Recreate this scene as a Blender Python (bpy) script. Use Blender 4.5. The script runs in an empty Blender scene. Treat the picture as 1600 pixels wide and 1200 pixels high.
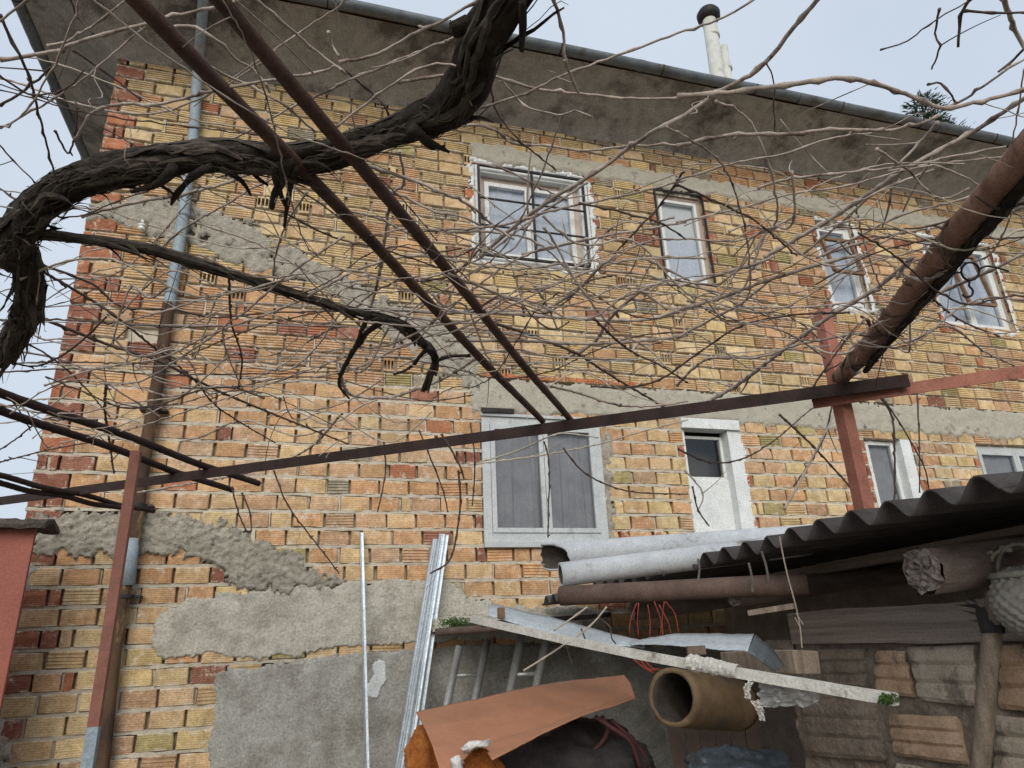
import bpy, math, random
from mathutils import Vector, Matrix, noise
random.seed(7)
S = bpy.context.scene
C = S.collection
rad = math.radians

# ------------------------------------------------------------------ camera
D, EYE, F = 5.85, 1.6, 1080.0           # distance to the house wall (y = 0), eye height, focal length in 1600-px units
YAW, PITCH, ROLL = rad(16.905), rad(20.344), rad(-2.406)
cy, sy, cp, sp, cr, sr = math.cos(YAW), math.sin(YAW), math.cos(PITCH), math.sin(PITCH), math.cos(ROLL), math.sin(ROLL)
FW = Vector((sy*cp, cy*cp, sp)); RT = Vector((cy, -sy, 0)); UP = RT.cross(FW)
RX = RT*cr + UP*sr; UX = -RT*sr + UP*cr
CAM = Vector((0, -D, EYE))
cam = bpy.data.cameras.new('camera'); camo = bpy.data.objects.new('camera', cam); C.objects.link(camo)
cam.sensor_width = 36; cam.lens = F*36/1600; cam.clip_start = .02; cam.clip_end = 2000
camo.matrix_world = Matrix(((RX.x, UX.x, -FW.x, CAM.x), (RX.y, UX.y, -FW.y, CAM.y), (RX.z, UX.z, -FW.z, CAM.z), (0, 0, 0, 1)))
S.camera = camo
# ------------------------------------------------------------------ overcast sky and soft sun
SUN_EL, SUN_AZ = rad(27), rad(198)       # azimuth clockwise from +y
w = bpy.data.worlds.new('World'); S.world = w; w.use_nodes = True
nt = w.node_tree; nt.nodes.clear()
sky = nt.nodes.new('ShaderNodeTexSky'); sky.sky_type = 'NISHITA'; sky.sun_disc = False
sky.sun_elevation = SUN_EL; sky.sun_rotation = SUN_AZ; sky.dust_density = 5; sky.air_density = 1.2
cloud = nt.nodes.new('ShaderNodeTexNoise'); cloud.inputs['Scale'].default_value = 2.2; cloud.inputs['Detail'].default_value = 4
tc = nt.nodes.new('ShaderNodeTexCoord'); nt.links.new(tc.outputs['Generated'], cloud.inputs['Vector'])
cr_ = nt.nodes.new('ShaderNodeValToRGB')
cr_.color_ramp.elements[0].position = .3; cr_.color_ramp.elements[0].color = (4.35, 4.95, 5.75, 1)
cr_.color_ramp.elements[1].position = .7; cr_.color_ramp.elements[1].color = (4.9, 5.45, 6.15, 1)
nt.links.new(cloud.outputs['Fac'], cr_.inputs['Fac'])
mx = nt.nodes.new('ShaderNodeMixRGB'); mx.inputs['Fac'].default_value = .88
nt.links.new(sky.outputs['Color'], mx.inputs['Color1']); nt.links.new(cr_.outputs['Color'], mx.inputs['Color2'])
bg = nt.nodes.new('ShaderNodeBackground'); bg.inputs['Strength'].default_value = .1
wo = nt.nodes.new('ShaderNodeOutputWorld')
nt.links.new(mx.outputs['Color'], bg.inputs['Color']); nt.links.new(bg.outputs['Background'], wo.inputs['Surface'])
sl = bpy.data.lights.new('sun', 'SUN'); sl.energy = 1.5; sl.angle = rad(40); sl.color = (1, .965, .91)
so = bpy.data.objects.new('sun', sl); C.objects.link(so)
sd = Vector((math.sin(SUN_AZ)*math.cos(SUN_EL), math.cos(SUN_AZ)*math.cos(SUN_EL), math.sin(SUN_EL)))
so.rotation_euler = sd.to_track_quat('Z', 'Y').to_euler(); so.location = (0, -10, 20)
S.view_settings.view_transform = 'Standard'; S.view_settings.look = 'None'
S.view_settings.exposure = 0.55; S.view_settings.gamma = 1

# ------------------------------------------------------------------ helpers
def ray(px, py):
    return RX*((px-800)/F) + UX*(-(py-600)/F) + FW
def PY(px, py, Y):            # point on the vertical plane at distance Y from the camera (the wall is Y = D)
    r = ray(px, py); return CAM + r*(Y/r.y)
def PH(px, py, h):            # point on the horizontal plane h above the eye
    r = ray(px, py); return CAM + r*(h/r.z)
def PX(px, py, x):
    r = ray(px, py); return CAM + r*(x/r.x)
def PO(px, py, d):            # point at depth d along the view
    return CAM + ray(px, py)*d
def proj(p):
    v = p-CAM; z = v.dot(FW)
    return 800+F*v.dot(RX)/z, 600-F*v.dot(UX)/z
U = random.uniform
def fbm(x, y, z=0., o=4):
    return noise.fractal(Vector((x, y, z)), 1.0, 2.0, o)

class MB:
    def __init__(s): s.v = []; s.f = []; s.uv = []; s.col = []; s.fm = []
    def add(s, vs, fs, m=0):
        o = len(s.v); s.v += [tuple(v) for v in vs]; s.f += [tuple(i+o for i in f) for f in fs]; s.fm += [m]*len(fs)
    def box(s, a, b, M=None, j=0, m=0):
        (x0, y0, z0), (x1, y1, z1) = a, b
        vs = [Vector((x, y, z)) for z in (z0, z1) for y in (y0, y1) for x in (x0, x1)]
        if j: vs = [v+Vector((U(-j, j), U(-j, j), U(-j, j))) for v in vs]
        if M: vs = [M@v for v in vs]
        s.add(vs, [(0, 2, 3, 1), (4, 5, 7, 6), (0, 1, 5, 4), (2, 6, 7, 3), (0, 4, 6, 2), (1, 3, 7, 5)], m)
    def bar(s, p, q, wd, ht, up=Vector((0, 0, 1)), m=0):   # rectangular bar from p to q
        p = Vector(p); q = Vector(q); d = (q-p).normalized(); a = d.cross(up).normalized(); b = a.cross(d)
        vs = [e+a*(i*wd/2)+b*(k*ht/2) for e in (p, q) for i, k in ((-1, -1), (1, -1), (1, 1), (-1, 1))]
        s.add(vs, [(0, 1, 2, 3), (7, 6, 5, 4), (0, 4, 5, 1), (1, 5, 6, 2), (2, 6, 7, 3), (3, 7, 4, 0)], m)
    def tube(s, pts, r, n=8, cap=True, rf=None, m=0):
        pts = [Vector(p) for p in pts]; N = len(pts)
        rs = r if isinstance(r, (list, tuple)) else [r]*N
        t0 = (pts[1]-pts[0]).normalized()
        a = t0.orthogonal().normalized(); vs = []
        for i in range(N):
            t = (pts[min(i+1, N-1)]-pts[max(i-1, 0)])
            if t.length < 1e-9: t = t0
            t = t.normalized(); a = (a-t*a.dot(t))
            a = a.normalized() if a.length > 1e-6 else t.orthogonal().normalized()
            b = t.cross(a)
            for k in range(n):
                th = 2*math.pi*k/n; rr = rs[i]*(rf(i, th) if rf else 1)
                vs.append(pts[i]+a*(math.cos(th)*rr)+b*(math.sin(th)*rr))
        fs = [(i*n+k, i*n+(k+1) % n, (i+1)*n+(k+1) % n, (i+1)*n+k) for i in range(N-1) for k in range(n)]
        if cap: fs += [tuple(range(n-1, -1, -1)), tuple((N-1)*n+k for k in range(n))]
        s.add(vs, fs, m)
    def pipe(s, p, q, ro, ri, n=28, seg=6, wob=0.):        # open hollow pipe
        p = Vector(p); q = Vector(q); d = (q-p).normalized(); a = d.orthogonal().normalized(); b = d.cross(a); vs = []
        for r_ in (ro, ri):
            for i in range(seg+1):
                c = p.lerp(q, i/seg)
                for k in range(n):
                    th = 2*math.pi*k/n; rr = r_*(1+wob*fbm(math.cos(th)*2+i, math.sin(th)*2, i*.7))
                    vs.append(c+a*(math.cos(th)*rr)+b*(math.sin(th)*rr))
        L = (seg+1)*n; fs = []; inn = []
        for i in range(seg):
            for k in range(n):
                k2 = (k+1) % n
                fs.append((i*n+k, i*n+k2, (i+1)*n+k2, (i+1)*n+k)); inn.append((L+i*n+k, L+(i+1)*n+k, L+(i+1)*n+k2, L+i*n+k2))
        for k in range(n):
            k2 = (k+1) % n
            fs.append((k, L+k, L+k2, k2)); fs.append((seg*n+k, seg*n+k2, L+seg*n+k2, L+seg*n+k))
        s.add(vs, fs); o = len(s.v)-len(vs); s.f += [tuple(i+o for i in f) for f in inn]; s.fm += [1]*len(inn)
    def grid(s, fn, nu, nv, m=0, two=0.):
        vs = [fn(i/nu, j/nv) for j in range(nv+1) for i in range(nu+1)]
        s.add(vs, [(j*(nu+1)+i, j*(nu+1)+i+1, (j+1)*(nu+1)+i+1, (j+1)*(nu+1)+i) for j in range(nv) for i in range(nu)], m)
    def build(s, name, mats, parent=None, smooth=False):
        me = bpy.data.meshes.new(name); me.from_pydata(s.v, [], s.f)
        for m in (mats if isinstance(mats, list) else [mats]): me.materials.append(m)
        if isinstance(mats, list): me.polygons.foreach_set('material_index', s.fm)
        if smooth: me.polygons.foreach_set('use_smooth', [True]*len(me.polygons))
        me.update()
        return link(name, me, parent)
def link(name, me, parent=None):
    o = bpy.data.objects.new(name, me); C.objects.link(o)
    if parent: 
        o.parent = parent
        o.matrix_parent_inverse = Matrix.Translation(parent.location).inverted()   # meshes are modelled in world space
    return o
def solid(o, t, off=0.):
    m = o.modifiers.new('thickness', 'SOLIDIFY'); m.thickness = t; m.offset = off; return o
def bevel(o, wd=.004, seg=2):
    m = o.modifiers.new('bevel', 'BEVEL'); m.width = wd; m.segments = seg; m.limit_method = 'ANGLE'; return o
def tag(o, label=None, cat=None, group=None, kind=None):
    for k, v in (('label', label), ('category', cat), ('group', group), ('kind', kind)):
        if v: o[k] = v
    return o
def thing(name, label, cat, loc=(0, 0, 0), group=None):
    o = bpy.data.objects.new(name, None); C.objects.link(o); o.location = loc; o.empty_display_size = .1
    return tag(o, label, cat, group)
def spline(pts, step=.03):
    pts = [Vector(p) for p in pts]
    if len(pts) < 3:
        n = max(2, int((pts[1]-pts[0]).length/step)); return [pts[0].lerp(pts[1], i/n) for i in range(n+1)]
    out = []
    for i in range(len(pts)-1):
        p0 = pts[max(i-1, 0)]; p1 = pts[i]; p2 = pts[i+1]; p3 = pts[min(i+2, len(pts)-1)]
        n = max(1, int((p2-p1).length/step))
        for k in range(n):
            t = k/n
            out.append(.5*((2*p1)+(p2-p0)*t+(2*p0-5*p1+4*p2-p3)*t*t+(3*p1-p0-3*p2+p3)*t**3))
    out.append(pts[-1]); return out

# ------------------------------------------------------------------ materials
def mat(name, c1, c2=None, scale=8., rough=.85, bump=.3, bscale=40., metal=0., c3=None, c3pos=.68, stretch=(1, 1, 1), spec=.3, bdist=.01, c3scale=3., trans=0., alpha=1., grain=.28):
    m = bpy.data.materials.new(name); m.use_nodes = True; n = m.node_tree; b = n.nodes['Principled BSDF']
    b.inputs['Roughness'].default_value = rough; b.inputs['Metallic'].default_value = metal; b.inputs['Specular IOR Level'].default_value = spec
    if trans: b.inputs['Transmission Weight'].default_value = trans
    b.inputs['Alpha'].default_value = alpha
    tcn = n.nodes.new('ShaderNodeTexCoord'); mp = n.nodes.new('ShaderNodeMapping'); mp.inputs['Scale'].default_value = stretch
    n.links.new(tcn.outputs['Object'], mp.inputs['Vector'])
    nz = n.nodes.new('ShaderNodeTexNoise'); nz.inputs['Scale'].default_value = scale; nz.inputs['Detail'].default_value = 8; nz.inputs['Roughness'].default_value = .65
    n.links.new(mp.outputs['Vector'], nz.inputs['Vector'])
    rp = n.nodes.new('ShaderNodeValToRGB'); rp.color_ramp.elements[0].position = .32; rp.color_ramp.elements[1].position = .68
    rp.color_ramp.elements[0].color = (*c1, 1); rp.color_ramp.elements[1].color = (*(c2 or c1), 1)
    n.links.new(nz.outputs['Fac'], rp.inputs['Fac']); out = rp.outputs['Color']
    if c3:
        n3 = n.nodes.new('ShaderNodeTexNoise'); n3.inputs['Scale'].default_value = c3scale; n3.inputs['Detail'].default_value = 9; n3.inputs['Roughness'].default_value = .7
        n.links.new(mp.outputs['Vector'], n3.inputs['Vector'])
        r3 = n.nodes.new('ShaderNodeValToRGB'); r3.color_ramp.elements[0].position = c3pos-.07; r3.color_ramp.elements[1].position = c3pos+.05
        n.links.new(n3.outputs['Fac'], r3.inputs['Fac'])
        mm = n.nodes.new('ShaderNodeMixRGB'); n.links.new(r3.outputs['Color'], mm.inputs['Fac']); n.links.new(out, mm.inputs['Color1']); mm.inputs['Color2'].default_value = (*c3, 1)
        out = mm.outputs['Color']
    if grain:
        ng = n.nodes.new('ShaderNodeTexNoise'); ng.inputs['Scale'].default_value = max(60, bscale*2.2); ng.inputs['Detail'].default_value = 5; ng.inputs['Roughness'].default_value = .8
        n.links.new(tcn.outputs['Object'], ng.inputs['Vector'])
        rg_ = n.nodes.new('ShaderNodeValToRGB'); rg_.color_ramp.elements[0].position = .36; rg_.color_ramp.elements[1].position = .62
        rg_.color_ramp.elements[0].color = (1-grain, 1-grain, 1-grain, 1); rg_.color_ramp.elements[1].color = (1+grain*.45,)*3+(1,)
        n.links.new(ng.outputs['Fac'], rg_.inputs['Fac'])
        mg = n.nodes.new('ShaderNodeMixRGB'); mg.blend_type = 'MULTIPLY'; mg.inputs['Fac'].default_value = 1
        n.links.new(out, mg.inputs['Color1']); n.links.new(rg_.outputs['Color'], mg.inputs['Color2']); out = mg.outputs['Color']
    n.links.new(out, b.inputs['Base Color'])
    if bump:
        nb = n.nodes.new('ShaderNodeTexNoise'); nb.inputs['Scale'].default_value = bscale; nb.inputs['Detail'].default_value = 6; nb.inputs['Roughness'].default_value = .7
        n.links.new(mp.outputs['Vector'], nb.inputs['Vector'])
        bp = n.nodes.new('ShaderNodeBump'); bp.inputs['Strength'].default_value = bump; bp.inputs['Distance'].default_value = bdist
        n.links.new(nb.outputs['Fac'], bp.inputs['Height']); n.links.new(bp.outputs['Normal'], b.inputs['Normal'])
    return m

def brick_mat(name, joined):
    m = bpy.data.materials.new(name); m.use_nodes = True; n = m.node_tree; b = n.nodes['Principled BSDF']; L = n.links.new
    b.inputs['Roughness'].default_value = .92; b.inputs['Specular IOR Level'].default_value = .15
    if joined: src = n.nodes.new('ShaderNodeVertexColor'); src.layer_name = 'Col'
    else: src = n.nodes.new('ShaderNodeObjectInfo')
    g = n.nodes.new('ShaderNodeNewGeometry')
    def nz(sc, det=8, r=.65):
        t = n.nodes.new('ShaderNodeTexNoise'); t.inputs['Scale'].default_value = sc; t.inputs['Detail'].default_value = det; t.inputs['Roughness'].default_value = r
        L(g.outputs['Position'], t.inputs['Vector']); return t.outputs['Fac']
    def ramp(f, a, b_, ca=(0, 0, 0), cb=(1, 1, 1)):
        r = n.nodes.new('ShaderNodeValToRGB'); r.color_ramp.elements[0].position = a; r.color_ramp.elements[1].position = b_
        r.color_ramp.elements[0].color = (*ca, 1); r.color_ramp.elements[1].color = (*cb, 1); L(f, r.inputs['Fac']); return r.outputs['Color']
    def mix(t, f, a, b_):
        x = n.nodes.new('ShaderNodeMixRGB'); x.blend_type = t
        if isinstance(f, float): x.inputs['Fac'].default_value = f
        else: L(f, x.inputs['Fac'])
        L(a, x.inputs['Color1'])
        if isinstance(b_, tuple): x.inputs['Color2'].default_value = (*b_, 1)
        else: L(b_, x.inputs['Color2'])
        return x.outputs['Color']
    c = mix('MULTIPLY', 1., src.outputs['Color'], ramp(nz(11), .3, .7, (.66, .62, .58), (1.16, 1.14, 1.12)))
    c = mix('MULTIPLY', 1., c, ramp(nz(70, 4), .35, .6, (.78, .76, .74), (1.06, 1.06, 1.06)))
    c = mix('MULTIPLY', 1., c, ramp(nz(1.1, 6, .6), .35, .62, (.78, .76, .74), (1.06, 1.06, 1.06)))
    c = mix('MULTIPLY', 1., c, ramp(nz(190, 3, .8), .38, .56, (.70, .68, .66), (1.05, 1.05, 1.05)))
    # lime mortar smeared over the brick faces
    uv = n.nodes.new('ShaderNodeUVMap'); sx = n.nodes.new('ShaderNodeSeparateXYZ'); L(uv.outputs['UV'], sx.inputs[0])
    def math_(op, a, b_=None):
        x = n.nodes.new('ShaderNodeMath'); x.operation = op
        for i, q in enumerate((a, b_)):
            if q is None: continue
            if isinstance(q, (int, float)): x.inputs[i].default_value = q
            else: L(q, x.inputs[i])
        return x.outputs[0]
    edge = math_('ABSOLUTE', math_('SUBTRACT', sx.outputs['Y'], .5))
    sm = math_('ADD', nz(14, 9, .75), math_('MULTIPLY', math_('POWER', math_('MULTIPLY', edge, 2.), 4.), .13))
    c = mix('MIX', ramp(sm, .555, .69), c, (.60, .53, .42))
    c = mix('MIX', ramp(nz(4.5, 10, .75), .66, .76), c, (.10, .085, .07))
    L(c, b.inputs['Base Color'])
    rib = math_('SINE', math_('MULTIPLY', sx.outputs['Y'], 2*math.pi*8))
    hgt = math_('ADD', math_('MULTIPLY', rib, .22), math_('MULTIPLY', nz(60, 5), .9))
    bp = n.nodes.new('ShaderNodeBump'); bp.inputs['Strength'].default_value = .55; bp.inputs['Distance'].default_value = .006
    L(hgt, bp.inputs['Height']); L(bp.outputs['Normal'], b.inputs['Normal'])
    return m

M = {}
M['brick'] = brick_mat('ribbed_brick', False); M['brick_j'] = brick_mat('ribbed_brick_mass', True)
M['mortar'] = mat('mortar', (.44, .385, .30), (.62, .555, .445), 10, .95, .8, 60, c3=(.26, .22, .17), c3pos=.68)
M['rough_cement'] = mat('rough_cement', (.34, .31, .25), (.56, .51, .42), 14, .95, 1., 45, c3=(.10, .09, .075), c3pos=.63, c3scale=9, bdist=.03)
M['smooth_cement'] = mat('smooth_cement', (.41, .385, .32), (.56, .53, .45), 9, .9, .9, 16, c3=(.36, .335, .275), c3pos=.55, c3scale=4, grain=.35, bdist=.02)
M['grey_cement'] = mat('grey_cement', (.30, .29, .26), (.42, .41, .37), 6, .9, .9, 18, c3=(.25, .235, .20), c3pos=.56, c3scale=2.5, grain=.35, bdist=.015)
M['band'] = mat('concrete_band', (.40, .37, .30), (.56, .52, .43), 7, .95, .9, 60, c3=(.13, .12, .10), c3pos=.64, c3scale=7, bdist=.02)
M['soffit'] = mat('soffit_cement', (.44, .41, .365), (.66, .62, .56), 9, .95, 1., 70, grain=.7, c3=(.20, .18, .16), c3pos=.56, c3scale=1.6, bdist=.03)
M['zinc'] = mat('weathered_zinc', (.10, .115, .125), (.20, .22, .235), 6, .55, .15, 30, metal=.35, c3=(.10, .095, .085), c3pos=.6, c3scale=3)
M['zinc_pipe'] = mat('galvanised_pipe', (.22, .275, .31), (.33, .39, .43), 9, .7, .15, 30, metal=.1, c3=(.30, .17, .08), c3pos=.66, c3scale=4)
M['rust_pipe'] = mat('rusted_downpipe', (.04, .026, .02), (.13, .075, .042), 7, .9, .5, 40, c3=(.45, .33, .15), c3pos=.62, c3scale=3, stretch=(1, 1, .35))  # yellowish streaks mixed over the dark brown
M['red_paint'] = mat('red_oxide_paint', (.21, .085, .062), (.29, .125, .092), 12, .7, .25, 60, c3=(.16, .07, .045), c3pos=.64, c3scale=6)
M['red_paint2'] = mat('red_primer_paint', (.29, .11, .075), (.40, .165, .115), 9, .75, .3, 60, c3=(.18, .085, .06), c3pos=.64, c3scale=7)
M['rust'] = mat('rusted_steel', (.06, .032, .024), (.135, .072, .052), 16, .85, .5, 80, c3=(.05, .032, .026), c3pos=.58, c3scale=8)
M['rust_dark'] = mat('dark_rusted_steel', (.02, .012, .011), (.045, .024, .021), 14, .85, .5, 80, c3=(.035, .025, .022), c3pos=.58, c3scale=6)
M['bark'] = mat('shaggy_bark', (.014, .011, .009), (.075, .06, .046), 30, .95, 1., 90, stretch=(1, 1, 1), c3=(.13, .14, .085), c3pos=.64, c3scale=7, bdist=.02)
M['strip'] = mat('bark_strips', (.022, .017, .013), (.11, .09, .07), 25, .95, .5, 90)
M['cane'] = mat('vine_cane', (.25, .195, .16), (.52, .44, .375), 22, .8, .3, 120, c3=(.10, .06, .05), c3pos=.6, c3scale=9)
M['cane_pale'] = mat('pale_cane', (.38, .32, .25), (.52, .46, .37), 22, .8, .3, 120)
M['cane_dark'] = mat('dark_cane', (.055, .038, .032), (.14, .095, .075), 22, .85, .3, 120)
M['white'] = mat('white_paint', (.62, .63, .61), (.74, .75, .73), 8, .6, .15, 40, c3=(.42, .40, .35), c3pos=.66, c3scale=5)
M['limewash'] = mat('white_plaster', (.60, .62, .61), (.74, .76, .75), 6, .9, .4, 40, c3=(.45, .43, .38), c3pos=.66, c3scale=7)
M['grey_paint'] = mat('grey_painted_wood', (.42, .445, .445), (.53, .555, .55), 8, .7, .2, 50, c3=(.28, .28, .26), c3pos=.64)
M['old_wood'] = mat('peeling_wood', (.38, .29, .23), (.55, .46, .39), 9, .8, .3, 60, stretch=(1, 1, .15))
M['brown_wood'] = mat('brown_wood', (.15, .085, .05), (.26, .16, .10), 9, .75, .3, 60)
M['black_iron'] = mat('black_iron', (.012, .012, .014), (.03, .028, .028), 20, .6, .2, 60)
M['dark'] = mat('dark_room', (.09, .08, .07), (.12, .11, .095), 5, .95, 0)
M['lace'] = mat('lace_curtain', (.52, .56, .63), (.76, .80, .86), 60, .95, .6, 120)
M['curtain'] = mat('grey_curtain', (.25, .25, .26), (.36, .36, .37), 5, .95, .2, 60)
M['eternit_pipe'] = mat('asbestos_cement_pipe', (.50, .52, .54), (.66, .68, .70), 12, .85, .3, 70, c3=(.26, .25, .23), c3pos=.63, c3scale=6)
M['eternit'] = mat('asbestos_cement_sheet', (.055, .048, .048), (.10, .09, .088), 6, .95, .4, 60, c3=(.09, .08, .075), c3pos=.6)
M['rust_tube'] = mat('brown_rusty_tube', (.09, .06, .048), (.17, .115, .09), 10, .8, .4, 60, c3=(.30, .20, .11), c3pos=.68, c3scale=5)
M['bore'] = mat('dark_bore', (.05, .043, .036), (.12, .10, .08), 12, .95, .4, 60)  # inner faces coloured darker than the outside so pipe mouths look dark
M['clay'] = mat('clay_pipe', (.15, .10, .058), (.28, .19, .11), 12, .9, .4, 60, c3=(.12, .10, .075), c3pos=.6)
M['sheet_brown'] = mat('brown_coated_sheet', (.35, .16, .088), (.44, .21, .12), 4, .55, .12, 8, grain=.10, c3=(.42, .25, .16), c3pos=.66, c3scale=5)
M['galv'] = mat('bright_galvanised_steel', (.52, .57, .60), (.66, .70, .73), 14, .35, .05, 30, metal=.75)
M['alu'] = mat('aluminium_sheet', (.44, .49, .52), (.54, .59, .62), 6, .5, .1, 20, metal=.2, c3=(.33, .34, .33), c3pos=.66)
M['alu_l'] = mat('ladder_aluminium', (.42, .42, .40), (.55, .55, .53), 9, .45, .1, 40, metal=.6)
M['batten'] = mat('painted_batten', (.50, .48, .42), (.68, .66, .60), 18, .8, .4, 60, c3=(.24, .20, .16), c3pos=.64, c3scale=14)
M['plank'] = mat('grey_weathered_plank', (.20, .165, .135), (.40, .34, .28), 12, .9, .7, 50, stretch=(1, .12, 3), c3=(.08, .065, .055), c3pos=.62)
M['log'] = mat('rotten_log', (.24, .18, .15), (.46, .37, .32), 18, .95, 1., 50, stretch=(.25, 1, 1), bdist=.03)
M['log_end'] = mat('rotten_log_end', (.22, .18, .16), (.58, .50, .45), 40, .95, 1., 60, bdist=.03, c3=(.05, .04, .035), c3pos=.58, c3scale=20)
M['post_wood'] = mat('debarked_post', (.16, .12, .09), (.32, .26, .2), 10, .9, .5, 60, stretch=(3, 3, .2))
M['block'] = mat('hollow_clay_block', (.42, .28, .18), (.62, .45, .31), 7, .95, .6, 50, c3=(.17, .14, .11), c3pos=.6, c3scale=6)
M['block_pale'] = mat('dusty_clay_block', (.42, .36, .28), (.60, .52, .42), 7, .95, .6, 50, c3=(.18, .16, .13), c3pos=.58, c3scale=6)
M['mud'] = mat('mud_mortar', (.24, .19, .145), (.40, .335, .265), 7, .95, 1., 30, bdist=.03)
M['red_wire'] = mat('red_cable', (.34, .05, .04), (.42, .08, .06), 9, .5, 0)
M['rubber'] = mat('black_rubber', (.02, .018, .018), (.045, .04, .04), 9, .8, .3, 40)
M['wire'] = mat('grey_wire', (.20, .19, .18), (.30, .29, .27), 9, .6, 0, metal=.5)
M['orange'] = mat('orange_fleece', (.50, .14, .03), (.70, .26, .06), 30, .95, 1., 60, bdist=.03)
M['torn'] = mat('torn_white_liner', (.62, .60, .58), (.76, .74, .72), 9, .8, .5, 40)
M['moss'] = mat('moss', (.05, .10, .02), (.12, .22, .045), 60, .95, 1., 120, bdist=.02)
M['rope'] = mat('pale_rope', (.36, .31, .24), (.5, .44, .36), 50, .9, .5, 120)
M['woven'] = mat('woven_wicker', (.20, .185, .155), (.34, .32, .275), 30, .9, .5, 90)
M['panel_brown'] = mat('brown_board', (.10, .07, .055), (.16, .115, .09), 6, .6, .1, 40)
M['bag'] = mat('dark_plastic_bag', (.018, .024, .03), (.045, .056, .066), 7, .35, .3, 30, spec=.6)
M['red_panel'] = mat('red_painted_sheet', (.25, .078, .055), (.31, .10, .07), 2.5, .65, .15, 40, c3=(.30, .09, .06), c3pos=.66)
M['thatch'] = mat('weathered_coping', (.07, .06, .05), (.16, .14, .11), 20, .95, 1., 40, bdist=.03)
M['flue'] = mat('cement_flue', (.48, .49, .44), (.60, .61, .56), 8, .9, .3, 50, c3=(.36, .36, .31), c3pos=.62)
M['tile'] = mat('roof_tile', (.28, .11, .07), (.36, .16, .10), 8, .9, .4, 30)
M['ground'] = mat('yard_soil', (.17, .15, .12), (.27, .245, .20), 3, .95, .6, 30)
M['leaf'] = mat('conifer_needles', (.035, .07, .035), (.08, .13, .065), 8, .8, 0)
M['trunk'] = mat('tree_trunk', (.08, .06, .045), (.15, .12, .09), 9, .95, .6, 40)
M['ceramic'] = mat('white_ceramic', (.70, .70, .66), (.78, .78, .74), 5, .25, 0)
M['hose'] = mat('dark_red_hose', (.06, .022, .022), (.10, .036, .034), 9, .6, .1, 40)
# window glass: real reflecting pane you can see through
gm = bpy.data.materials.new('window_glass'); gm.use_nodes = True; n = gm.node_tree; n.nodes.clear()
o_ = n.nodes.new('ShaderNodeOutputMaterial'); ms = n.nodes.new('ShaderNodeMixShader'); tr = n.nodes.new('ShaderNodeBsdfTransparent'); gl = n.nodes.new('ShaderNodeBsdfGlossy')
gl.inputs['Roughness'].default_value = .06; gl.inputs['Color'].default_value = (.85, .9, .95, 1); tr.inputs['Color'].default_value = (.94, .95, .96, 1)
fr = n.nodes.new('ShaderNodeFresnel'); fr.inputs['IOR'].default_value = 1.6
n.links.new(fr.outputs[0], ms.inputs[0]); n.links.new(tr.outputs[0], ms.inputs[1]); n.links.new(gl.outputs[0], ms.inputs[2]); n.links.new(ms.outputs[0], o_.inputs['Surface'])
M['glass'] = gm
pm_ = bpy.data.materials.new('clear_plastic_film'); pm_.use_nodes = True; n = pm_.node_tree; n.nodes.clear()
o_ = n.nodes.new('ShaderNodeOutputMaterial'); ms = n.nodes.new('ShaderNodeMixShader'); tr = n.nodes.new('ShaderNodeBsdfTransparent'); gl = n.nodes.new('ShaderNodeBsdfPrincipled')
gl.inputs['Roughness'].default_value = .25; gl.inputs['Base Color'].default_value = (.6, .6, .58, 1); ms.inputs[0].default_value = .5
n.links.new(tr.outputs[0], ms.inputs[1]); n.links.new(gl.outputs[0], ms.inputs[2]); n.links.new(ms.outputs[0], o_.inputs['Surface'])
M['film'] = pm_
M['film2'] = pm_.copy(); M['film2'].name = 'bunched_plastic_film'
for q_ in M['film2'].node_tree.nodes:
    if q_.type == 'MIX_SHADER': q_.inputs[0].default_value = .72
    if q_.type == 'BSDF_PRINCIPLED': q_.inputs['Base Color'].default_value = (.62, .60, .54, 1)

# ------------------------------------------------------------------ ground
b = MB(); b.grid(lambda u, v: Vector(((u-.5)*600, (v-.5)*600, 0)), 2, 2)
tag(b.build('ground', M['ground']), kind='structure')

# ------------------------------------------------------------------ house
XL, XR, ZT, DEEP = -1.99, 11.6, 5.40+EYE, 7.5
house = thing('brick_house', 'two storey house of bare yellow and orange ribbed bricks under a cement eave', 'house', (0, 0, 0))
WIN = {'U1': (1.47, 2.74, 3.58, 4.75), 'U2': (3.56, 4.17, 3.58, 4.75), 'U3': (5.72, 6.28, 3.50, 4.67), 'U4': (7.34, 8.5, 3.40, 4.66),
       'L1': (1.47, 2.63, .80, 1.93), 'L2': (3.53, 4.17, .30, 2.0), 'L3': (5.72, 6.34, .80, 1.93), 'L4': (7.27, 8.5, .80, 1.88)}
WIN = {k: (a, b_, c+EYE, d+EYE) for k, (a, b_, c, d) in WIN.items()}
ROW, BH, BL, JT = .1404, .1215, .250, .0185
Z0 = 3.294+EYE-ROW*60             # a bed joint level
def wallxz(px, py):
    p = PY(px, py, D); return (p.x, p.z)
def inpoly(x, y, P):
    c = False; j = len(P)-1
    for i in range(len(P)):
        if (P[i][1] > y) != (P[j][1] > y) and x < (P[j][0]-P[i][0])*(y-P[i][1])/(P[j][1]-P[i][1])+P[i][0]: c = not c
        j = i
    return c
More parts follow.
